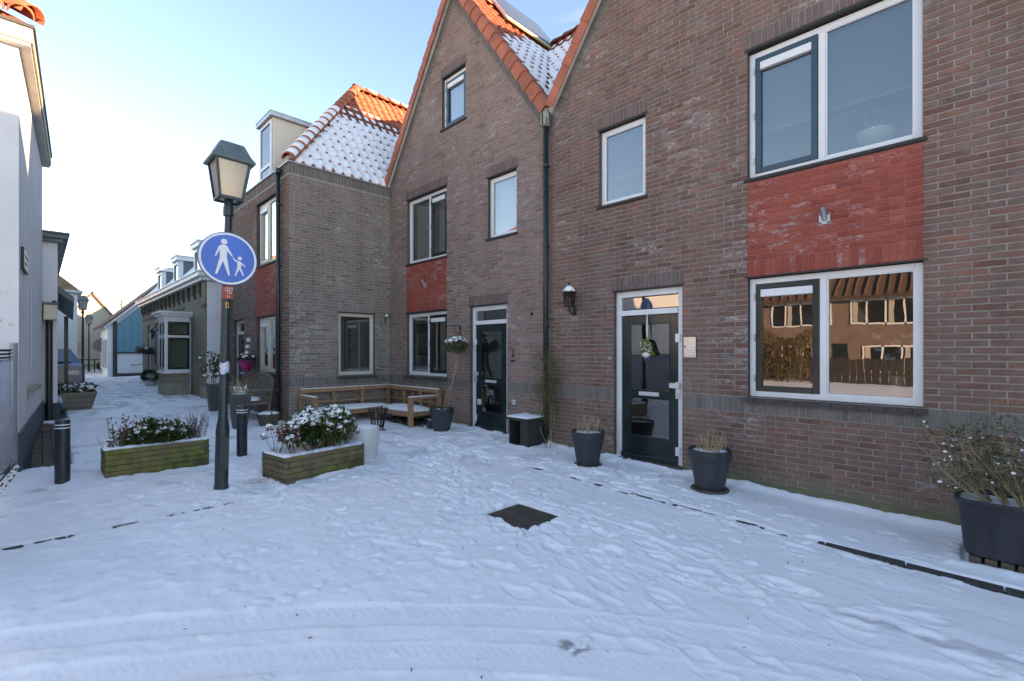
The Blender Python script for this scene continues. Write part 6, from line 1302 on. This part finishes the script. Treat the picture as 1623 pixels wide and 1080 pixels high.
for (x0, lx, ly, n_) in ((-.28, -.95, -.15, 4), (-.12, -.45, .05, 4), (.02, .1, -.25, 4), (.2, .5, .05, 4), (.3, .9, -.1, 3), (-.2, -.7, .25, 3)):
    for b in range(n_):
        p = Vector((x0, r.uniform(-.08, .08), -.03)); d = Vector((lx+r.uniform(-.35, .35), ly+r.uniform(-.3, .3), 1.0)).normalized(); pts = [p]; H_ = r.uniform(.38, .62)
        for j in range(4): d = (d+Vector((r.uniform(-.2, .2), r.uniform(-.2, .2), r.uniform(-.05, .2)))).normalized(); pts.append(pts[-1]+d*H_/4)
        mb.tube(pts, [.012, .010, .008, .006, .0045], 6)
        for s in range(10):
            q = pts[r.randint(1, 4)]; e = (d+rv(r)*.95).normalized(); a = q+e*r.uniform(.05, .12); c2 = a+(e+rv(r)*.5+Vector((0, 0, .25))).normalized()*r.uniform(.04, .11); tw.tube([q, a, c2], [.004, .003, .002], 4); ends.append(c2)
            for z in range(2): e3 = a+(e+rv(r)*.8).normalized()*r.uniform(.04, .09); tw.tube([a, e3], [.0025, .0015], 3); ends.append(e3)
for p in ends:
    for j in range(4): lf.leaf(p+rv(r)*.018, rv(r), rv(r), .030, .015, int(r.random() < .45))
    if r.random() < .16: snow_bits(sn, [p+Vector((0, 0, .006))], r, .006, .017)
mb.build('stem', 'twig_olive', t, smooth=True); tw.build('twigs', 'twig_olive', t)['kind'] = 'stuff'; lf.build('foliage', ['leaf_dark', 'leaf_olive'], t); sn.build('snow', 'snow', t, smooth=True)['kind'] = 'stuff'
# ------------------------------------------------------------------ iron drain cover
t = thing('drain_cover', 'square dark iron drain cover lying bare in the snow', 'drain cover', (-3.118, 3.26, gz(-3.1)-.028)); mb = MB(); mb.box(-.275, .275, -.235, .235, -.01, .012); mb.build('frame', 'iron_rust', t, bevel=.003); mb = MB(); mb.box(-.25, .25, -.21, .21, .012, .018); lid = mb.build('lid', 'iron_rust', t, bevel=.002)
mb = MB()
for i in range(12):
    for j in range(10):
        x, y = -.226+i*.041, -.185+j*.041; a = R(45 if (i+j) % 2 else -45); q = Vector((math.cos(a), math.sin(a), 0))*.017; mb.bar(Vector((x, y, .020))-q, Vector((x, y, .020))+q, .010, .010)
mb.build('tread_pattern', 'iron_rust', lid)['kind'] = 'stuff'
# kerb stones that show through the snow
kb = thing('kerb', 'dark kerb stones edging the terrace strip, bare in places', None, (-2, 4.62, 0), world=True, kind='structure')
for k in range(12): x = -5.1+k*.52; mb = MB(); mb.box(x, x+.508, 4.57, 4.67, gz(x)-.12, gz(x)-(.006 if x > -1.0 else .019)); mb.build('kerb_stone', 'kerb_stone', kb, bevel=.006)
for k in range(9): y = -.35+k*.52; mb = MB(); mb.box(-5.40, -5.30, y, y+.508, gz(-5.35)-.12, gz(-5.35)-.020); mb.build('kerb_stone', 'kerb_stone', kb, bevel=.006)
# scraps of leaf and twig on the snow
t = thing('leaf_litter', 'few dark scraps of leaf and twig scattered on the snow', 'litter', (-3, 3, .03), kind='stuff'); r = random.Random(77); mb = MB()
for k in range(110):
    x, y = r.uniform(-3, 3.2), r.uniform(-2.6, 2.5); s = r.uniform(.012, .035); mb.leaf(Vector((x, y, gz(x-3)-.012+r.uniform(0, .012))), Vector((r.uniform(-1, 1), r.uniform(-1, 1), r.uniform(-.1, .35))), Vector((0, 0, 1))+rv(r)*.4, s, s*r.uniform(.15, .5))
del t['category']; mb.build('scraps', 'leaf_brown', t)['kind'] = 'stuff'
# ------------------------------------------------------------------ things on the walls
t = thing('wall_lantern', 'black carriage lantern with snow on its roof left of the glass door', 'lantern', (-4.46, YF, 2.25)); mb = MB(); mb.box(-.03, .03, -.012, 0, -.10, .04); mb.build('backplate', 'black_iron', t, bevel=.003); mb = MB(); mb.tube([(0, -.01, -.06), (0, -.06, -.09), (0, -.12, -.06), (0, -.14, .02)], .012, 8); mb.build('arm', 'black_iron', t, smooth=True)
c0 = Vector((0, -.14, .03)); mb = MB()
for k in range(6):
    a, b = R(60*k), R(60*k+60); mb.bar(c0+Vector((math.cos(a)*.075, math.sin(a)*.075, 0)), c0+Vector((math.cos(a)*.095, math.sin(a)*.095, .21)), .012, .012)
    for z, rr_ in ((0, .075), (.21, .095)): mb.bar(c0+Vector((math.cos(a)*rr_, math.sin(a)*rr_, z)), c0+Vector((math.cos(b)*rr_, math.sin(b)*rr_, z)), .012, .012)
mb.build('cage', 'black_iron', t); mb = MB(); mb.lathe([(.068, 0), (.088, .21)], c0, 6); mb.build('glass', 'lamp_pane_dark', t); mb = MB(); mb.lathe([(.02, 0), (.022, .13), (0, .14)], c0, 10); mb.build('candle', 'lamp_glass', t)
mb = MB(); mb.lathe([(.112, .205), (.112, .218), (.06, .27), (.02, .31), (.014, .36), (0, .365)], c0, 6); rf = mb.build('roof', 'black_iron', t); mb = MB(); mb.lathe([(.105, .222), (.062, .280), (.03, .312), (0, .315)], c0, 12); mb.build('snow', 'snow', rf, smooth=True)
def spot(label, p, nrm):
    t = thing('wall_spotlight', label, 'lamp', p); mb = MB(); n_ = Vector(nrm); mb.bar((0, 0, -.12), (0, 0, .05), .012, .02); mb.tube([(0, 0, .04), tuple(n_*.06+Vector((0, 0, .06)))], .012, 8); mb.build('bracket', 'black_iron', t); mb = MB(); mb.lathe([(.055, 0), (.06, .02), (.045, .07), (.02, .09), (0, .09)], tuple(n_*.07+Vector((0, 0, .03))), 14); mb.build('shade', 'steel', t, smooth=True)
spot('small steel spotlight on the corner house wall near the inner corner', (XW+.006, 5.70, 2.36), (1, 0, 0))
def flag_holder(label, x, z):
    t = thing('flag_holder', label, 'bracket', (x, YF, z)); mb = MB(); mb.box(-.05, .05, -.012, .0, -.07, .05); mb.build('plate', 'zinc', t, bevel=.003); mb = MB(); mb.tube([(0, -.01, -.02), (0, -.09, .10)], .026, 10); mb.build('socket', 'steel', t)
    mb = MB()
    for a, b in ((-.035, -.055), (.035, -.055), (-.035, .035), (.035, .035)): mb.box(a-.008, a+.008, -.018, -.012, b-.008, b+.008)
    mb.build('bolt', 'black_iron', t)['kind'] = 'stuff'
flag_holder('steel flagpole holder on the red panel of the right house', -1.19, 3.0); flag_holder('steel flagpole holder on the red panel of the middle house', -8.44, 3.02)
t = thing('plant_hook', 'black iron plant hook on the wall left of door number 2', 'bracket', (-7.25, YF, 2.05)); mb = MB(); mb.bar((0, -.008, -.16), (0, -.008, .06), .02, .012); mb.build('backplate', 'black_iron', t); mb = MB(); mb.tube([(0, -.01, .04), (-.02, -.16, .05), (-.03, -.30, .03), (-.03, -.31, -.02)], .007, 6); mb.tube([(0, -.01, -.14), (-.02, -.12, -.06), (-.02, -.2, .04)], .006, 6); mb.build('arm', 'black_iron', t)
t = thing('house_number', 'black house number 2 on the brick beside its door', 'house number', (-5.80, YF-.004, 1.56)); mb = MB(); lettering(mb, '2', .20, lambda x, y, z: (x, -.006-z, y)); mb.build('digit', 'text_dark', t); mb = MB(); mb.box(-.055, .055, -.02, .0, -.14, -.115); mb.build('bell_plate', 'black_iron', t, bevel=.004)
t = thing('name_plate', 'brushed steel doorbell and name plate right of the glass door', 'doorbell', (-2.635, YF-.004, 1.65)); mb = MB(); mb.box(-.08, .08, -.022, 0, -.13, .13); pl = mb.build('plate', 'steel', t, bevel=.004)
mb = MB()
for z, w_, o_ in ((.02, .09, .02), (-.015, .085, .02), (-.05, .05, .035), (-.085, .06, .03)): mb.box(o_-w_/2, o_+w_/2, -.0235, -.022, z-.007, z+.007)
mb.build('engraved_line', 'sign_white', pl)['kind'] = 'stuff'; mb = MB(); mb.lathe([(.010, 0), (.010, .004), (0, .005)], n=12); mb.v = [(-.058+p[0], -.022-p[2], .01+p[1]) for p in mb.v]; mb.build('bell_button', 'text_dark', pl)
for lab, x, z, w_ in (('small steel bell beside the left frame of the glass door', -3.80, 1.50, .02), ('white socket box low on the wall beside the standard tree', -6.66+.0, .66, .04), ('white tap cover low on the wall right of door number 2', -5.75, .72, .035), ('tiny dark hook on the wall right of door number 2 above head height', -5.35, 2.22, .018)):
    t = thing('wall_fitting', lab, 'fitting', (x, YF-.003, z)); mb = MB(); mb.box(-w_, w_, -.045, 0, -w_*1.2, w_*1.2); mb.build('cover', 'black_iron' if 'dark' in lab else ('zinc' if 'steel' in lab else 'white_paint'), t, bevel=.006); mb = MB(); mb.box(-w_*.5, w_*.5, -.055, -.045, -w_*.6, w_*.6); mb.build('cap', 'zinc', t, bevel=.003)
for x, z in ((-1.52, 3.40), (-.95, 3.40), (-1.0, .20), (-3.5, .3)):
    pass
# mistletoe on the glass door
t = thing('mistletoe', 'bunch of mistletoe with white bow hanging in the glass door', 'decoration', (-3.26, YF+.045, 1.62)); r = random.Random(2); mb = MB(); mb.tube([(0, 0, .20), (0, .0, .52)], .005, 5); mb.tube([(0, 0, .17), (-.012, 0, .28), (0, 0, .5)], .006, 5); mb.build('ribbon', 'flower_white', t)
lf = MB(); tw = MB()
for k in range(230): a = r.uniform(-1, 1); z = r.random()**.8; p = Vector((a*.085*(.15+z), r.uniform(-.035, .0), .16-z*.21)); lf.leaf(p, Vector((a, r.uniform(-.3, .1), -.9+r.uniform(-.5, .6))), Vector((0, -1, .2))+rv(r)*.5, .05, .013)
lf.build('foliage', 'mistletoe', t); mb = MB()
for k in range(30): mb.blob((r.uniform(-.08, .08), -.04, r.uniform(-.05, .1)), .007, .007, .007, r, 5, 4, .1)
for a in (-55, -28, 0, 28, 55): q = Vector((math.sin(R(a)), 0, -math.cos(R(a)))); mb.leaf(Vector((0, -.045, -.035)), q, Vector((0, -1, 0)), .085, .03)
mb.build('berries_and_bow', 'flower_white', t)['kind'] = 'stuff'
# ------------------------------------------------------------------ behind the windows
def in_room(x, z, lab, name, cat): return thing(name, lab, cat, (x, YF+.34, z))
t = in_room(-.80, 3.72, 'white ceramic bowl with a strappy plant behind the upstairs window', 'plant_bowl', 'flower pot'); t.location.y = YF+.27; mb = MB(); mb.lathe([(.06, 0), (.14, .05), (.165, .12), (.165, .14), (.15, .14), (.14, .11)], n=22); mb.build('bowl', 'ceramic', t, smooth=True); lf = MB(); r = random.Random(5)
for k in range(30): a = r.random()*6.28; d = Vector((math.cos(a)*.7, math.sin(a)*.35, 1.3)).normalized(); p = Vector((0, 0, .1)); q = p+d*.28; lf.tube([p, q, q+Vector((d.x*.15, d.y*.1, -.02))], [.006, .005, .001], 3)
lf.build('leaf_blade', 'leaf', t)
t = in_room(-.62, 1.13, 'glass vase of white flowers on the sill behind the right ground floor window', 'flower_vase', 'vase'); t.location.y = YF+.28; r = random.Random(3); mb = MB(); mb.lathe([(.05, 0), (.062, .02), (.055, .16), (.07, .22), (.06, .22), (.045, .15)], n=18); mb.build('vase', 'lamp_glass', t, smooth=True); st_ = MB(); fl = MB()
for k in range(9):
    p = Vector((r.uniform(-.26, .2), r.uniform(-.05, .05), r.uniform(.38, .62))); st_.tube([(0, 0, .05), (p.x*.5, p.y*.4, p.z*.6), tuple(p)], .006, 5)
    for j in range(9): d = Vector((r.uniform(-1, 1), r.uniform(-1, 1), r.uniform(.1, 1))); fl.leaf(p, d, rv(r), .07, .05)
st_.build('stem', 'leaf', t); fl.build('flower', 'flower_white', t)
t = in_room(-1.0, .62, 'table with a pale blue cloth behind the right ground floor window', 'dining_table', 'table'); t.location.y = YF+.95; mb = MB(); mb.box(-.75, .55, -.4, .4, .55, .60); mb.box(-.75, .55, -.405, -.40, .10, .56); mb.build('tablecloth', 'cloth_blue', t, bevel=.01); mb = MB()
for a in (-.65, .45):
    for b in (-.35, .3): mb.box(a-.03, a+.03, b-.03, b+.03, -.14, .56)
mb.build('leg', 'dark_wood', t)['kind'] = 'stuff'
for x, lab in ((-1.62, 'dark bottle on the sill behind the left ground floor pane'), (-1.25, 'small orange flower vase behind the left ground floor pane')):
    t = in_room(x, 1.12, lab, 'bottle' if x < -1.5 else 'flower_vase', 'bottle' if x < -1.5 else 'vase'); t.location.y = YF+.27; mb = MB(); mb.lathe([(.035, 0), (.04, .02), (.04, .14), (.015, .19), (.013, .24), (0, .24)], n=14); mb.build('body', 'dark_trim' if x < -1.5 else 'ceramic', t, smooth=True); mb = MB(); r = random.Random(1); [mb.blob((r.uniform(-.03, .03), 0, .26+r.uniform(0, .06)), .022, .022, .02, r, 7, 5, .2) for k in range(4)]; mb.build('stopper' if x < -1.5 else 'flower', 'dark_trim' if x < -1.5 else 'sticker', t)
t = thing('paper_decoration', 'white row of paper trees on the sill of the corner house side window', 'decoration', (XW-.24, 4.95, 1.12)); mb = MB()
for k in range(9): y = -.2+k*.05; h_ = .07+.05*math.sin(k*1.9)**2; mb.prism([(y, 0), (y+.05, 0), (y+.025, h_)], lambda a, b, d: (d, a, b), -.006, .006)
mb.box(-.02, .02, -.22, .27, -.02, .012); mb.build('cut_out', 'ceramic', t)['kind'] = 'stuff'
# ------------------------------------------------------------------ screened fence at the left edge
t = thing('mesh_fence', 'galvanised mesh fence with pale screen at the left edge', 'fence', (-8.0, -.4, .1), world=True); fx, fy = -8.06, -.206
mb = MB(); mb.lathe([(.032, 0), (.032, 1.58), (.036, 1.585), (.036, 1.60), (0, 1.605)], (fx, fy, .10), 16); mb.build('post', 'zinc', t, smooth=True)
fd = Vector((1.0, -.085, 0)).normalized(); A = Vector((fx+.08, fy-.02, 0)); fl_ = 3.6; side = Vector((fd.y, -fd.x, 0))
mb = MB(); a = A+fd*0; b = A+fd*fl_; th_ = side*.012; vs = []
nseg = 46
for k in range(nseg+1):
    p = A+fd*fl_*k/nseg+side*(.008*math.sin(k*1.7)); vs += [(p.x, p.y, .30), (p.x, p.y, 1.50), (p.x+th_.x, p.y+th_.y, .30), (p.x+th_.x, p.y+th_.y, 1.50)]
mb.add(vs, [(4*k, 4*k+4, 4*k+5, 4*k+1) for k in range(nseg)]+[(4*k+2, 4*k+3, 4*k+7, 4*k+6) for k in range(nseg)]+[(4*k+1, 4*k+5, 4*k+7, 4*k+3) for k in range(nseg)]+[(4*k, 4*k+2, 4*k+6, 4*k+4) for k in range(nseg)]); mb.build('screen', 'screen_white', t, smooth=True)
mb = MB(); r = random.Random(3)
for k in range(int(fl_/.055)):
    p = A+fd*(k*.055)
    for z in (1.52, 1.56, 1.60): mb.tube([(p.x, p.y-.02, z), (p.x+.03, p.y+.03, z+.025), (p.x+.055, p.y-.02, z)], .006, 4)
    for z in (.16, .22, .28): mb.tube([(p.x, p.y+.02, z), (p.x+.03, p.y+.05, z+.03), (p.x+.055, p.y+.02, z)], .008, 4)
mb.build('chain_link', 'wire', t)['kind'] = 'stuff'
mb = MB(); 
for z in (.32, 1.50): q = A+fd*fl_; mb.tube([(A.x-.08, A.y, z), (q.x, q.y, z)], .010, 6); 
mb.build('rail', 'zinc', t)
mb = MB(); mb.tube([(fx-.12, fy-.02, .1), (fx-.12, fy-.02, 1.62)], .024, 8); mb.build('dark_post', 'wire', t)
for k in range(12): z = .25+k*.11; mb = MB(); mb.box(fx-.14, fx-.06, fy-.03, fy+.02, z, z+.018); mb.build('clip', 'wire', t)
mb = MB()
for k in range(60): p = A+fd*(k*.06); mb.blob((p.x+r.uniform(-.02, .02), p.y+.05, .24+r.uniform(-.05, .05)), .022, .018, .014, r, 6, 4, .3)
mb.build('snow', 'snow', t, smooth=True)['kind'] = 'stuff'
# ------------------------------------------------------------------ down the alley
t = thing('wooden_planter', 'tapered brown wooden planter heaped with snow beside the white houses', 'planter', (-15.15, .66, .20)); mb = MB()
for k in range(4):
    z0, z1 = k*.115, k*.115+.11; e0, e1 = .20+.03*k, .225+.03*k
    mb = MB(); vs = [(sx*(e+.18), sy*e, z) for z, e in ((z0, e0), (z1, e1)) for sx, sy in ((-1, -1), (1, -1), (1, 1), (-1, 1))]; mb.add(vs, [(0, 1, 5, 4), (1, 2, 6, 5), (2, 3, 7, 6), (3, 0, 4, 7), (4, 5, 6, 7), (3, 2, 1, 0)]); mb.build('board', 'planter_far', t, bevel=.006)
mb = MB(); r = random.Random(7); snow_bits(mb, [Vector((r.uniform(-.4, .4), r.uniform(-.26, .26), .47+r.uniform(0, .10))) for k in range(60)], r, .05, .10); mb.build('snow', 'snow', t, smooth=True)['kind'] = 'stuff'; lf = MB()
for k in range(500): lf.leaf(Vector((r.uniform(-.45, .45), r.uniform(-.3, .3), .45+r.uniform(0, .16))), rv(r), rv(r), .10, .05)
lf.build('foliage', 'leaf_dark', t)
def bush(label, loc, s, seed, snow=30, leaf='leaf_dark', name='evergreen_shrub'):
    o = leafy_mound(label, loc, .45*s, .45*s, .8*s, 1400, seed, leaf=leaf, L=.12*s, W=.05*s, snow=snow, s0=.03*s, s1=.06*s); return o
bush('dark evergreen bush in front of the far white house', (-20.6, .62, .25), .9, 21); bush('dark shrub at the far end of the alley', (-40, 3.15, .25), 1.1, 22, 10)
t = thing('parked_car', 'dark blue car partly hidden behind the canopy post', 'car', (-21.6, -.0, .25), R(3)); mb = MB(); sec = [(-2.0, .55, .35), (-1.95, .75, .5), (-1.2, .82, .55), (1.1, .85, .75), (1.9, .8, .78), (2.0, .6, .4)]
body = [(-2.0, .30), (-2.02, .62), (-1.9, .78), (-.95, .92), (-.35, 1.38), (.85, 1.42), (1.75, .98), (2.0, .90), (2.02, .35)]; vs = []
for y, k_ in ((-.82, 1), (-.86, .98), (.86, .98), (.82, 1)): vs += [(x, y if z < 1 else y*.80, z) for x, z in body]
k = len(body); mb.add(vs, [(a*k+j, a*k+(j+1) % k, (a+1)*k+(j+1) % k, (a+1)*k+j) for a in range(3) for j in range(k)]+[tuple(range(k-1, -1, -1)), tuple(range(3*k, 4*k))]); mb.build('body', 'car_blue', t, bevel=.03, seg=3)
for s in (-1, 1):
    mb = MB(); mb.add([(-.85, s*.835, .95), (-.38, s*.715, 1.33), (.8, s*.715, 1.36), (1.55, s*.82, 1.0)], [(0, 1, 2, 3)] if s < 0 else [(3, 2, 1, 0)]); mb.build('side_window', 'glass_solid', t)
    for x in (-1.3, 1.3): mb = MB(); mb.tube([(x, s*.72, .31), (x, s*.88, .31)], .31, 18); wh = mb.build('wheel', 'tyre', t); mb = MB(); mb.tube([(x, s*.86, .31), (x, s*.89, .31)], .19, 14); mb.build('rim', 'aluminium', wh)
    mb = MB(); mb.box(1.98, 2.03, s*.62-.16, s*.62+.16, .62, .76); mb.build('headlight', 'lamp_glass', t, bevel=.02)
mb = MB(); mb.add([(1.72, -.62, 1.03), (1.72, .62, 1.03), (.92, .60, 1.42), (.92, -.60, 1.42)], [(0, 1, 2, 3)]); mb.build('windscreen', 'glass_solid', t); mb = MB(); mb.blob((1.2, 0, 1.0), .55, .6, .12, r, 12, 6, .05, flat=.9); mb.build('snow', 'snow', t, smooth=True)
t = thing('round_sign', 'grey back of a round traffic sign on a pole at the alley end', 'sign', (-37.5, 2.66, .2)); mb = MB(); mb.tube([(0, 0, 0), (0, 0, 2.2)], .03, 8); mb.build('pole', 'zinc', t); mb = MB(); disc(mb, .40, .02, .05, 28); mb.v = [(p[0], p[1], p[2]+1.75) for p in mb.v]; mb.build('disc', 'plaster_dark', t)
t = thing('railing', 'low dark railing across the far end of the alley', 'railing', (-41, 2.5, .2)); mb = MB(); mb.tube([(0, -1.8, .85), (0, 1.3, .85)], .03, 6); mb.tube([(0, -1.8, .5), (0, 1.3, .5)], .025, 6); mb.build('rail', 'black_iron', t)
for k in range(6): mb = MB(); mb.tube([(0, -1.8+k*.62, 0), (0, -1.8+k*.62, .9)], .03, 6); mb.build('post', 'black_iron', t)
t = thing('flower_pot', 'pale round pot with dark plant against the old brick house', 'flower pot', (-23.0, 3.06, .22)); mb = MB(); mb.lathe([(.14, 0), (.21, .28), (.22, .30), (.20, .30)], n=18); mb.build('pot', 'white_pot', t, smooth=True); lf = MB(); r = random.Random(15)
for k in range(420): d = rv(r).normalized(); lf.leaf(Vector((d.x*.28, d.y*.22, .42+d.z*.17)), d+rv(r)*.5, rv(r), .11, .05)
lf.build('foliage', 'leaf_dark', t)
for (x, lab) in ((-21.2, 'black coach lantern on the old house, nearer of two'), (-23.0, 'black coach lantern on the old house, farther of two')):
    t = thing('wall_lantern', lab, 'lantern', (x, YO, 2.25), group='coach lanterns on the old house'); mb = MB(); mb.tube([(0, 0, .25), (0, -.14, .32), (0, -.28, .22)], .015, 6); mb.build('arm', 'black_iron', t); mb = MB(); mb.lathe([(.05, -.16), (.10, .08), (.13, .09), (.05, .18), (.0, .22)], (0, -.28, 0), 6); mb.build('cage', 'black_iron', t); mb = MB(); mb.lathe([(.052, -.14), (.096, .06)], (0, -.285, 0), 6); mb.build('glass', 'lamp_glass', t)
for (x, z, lab, s) in ((-24.6, 1.55, 'snowy flower box sticking out from the old house', 1.2), (-18.9, 1.75, 'small hanging basket on the old house beside the bay window', .7)):
    t = thing('flower_box', lab, 'flower box', (x, YO-.22, z)); mb = MB(); mb.box(-.35*s, .35*s, -.12, .2, -.08, .06); mb.build('box', 'dark_wood', t, bevel=.01); lf = MB(); sn = MB()
    for k in range(340): lf.leaf(Vector((r.uniform(-.42, .42)*s, r.uniform(-.28, .15)*s, .08+r.uniform(-.08, .12))), rv(r), rv(r), .10, .045, int(r.random() < .3))
    snow_bits(sn, [Vector((r.uniform(-.36, .36)*s, r.uniform(-.2, .12), .16+r.uniform(-.02, .03))) for k in range(22)], r, .03, .06); lf.build('foliage', ['leaf_dark', 'leaf_brown'], t); sn.build('snow', 'snow', t, smooth=True)['kind'] = 'stuff'
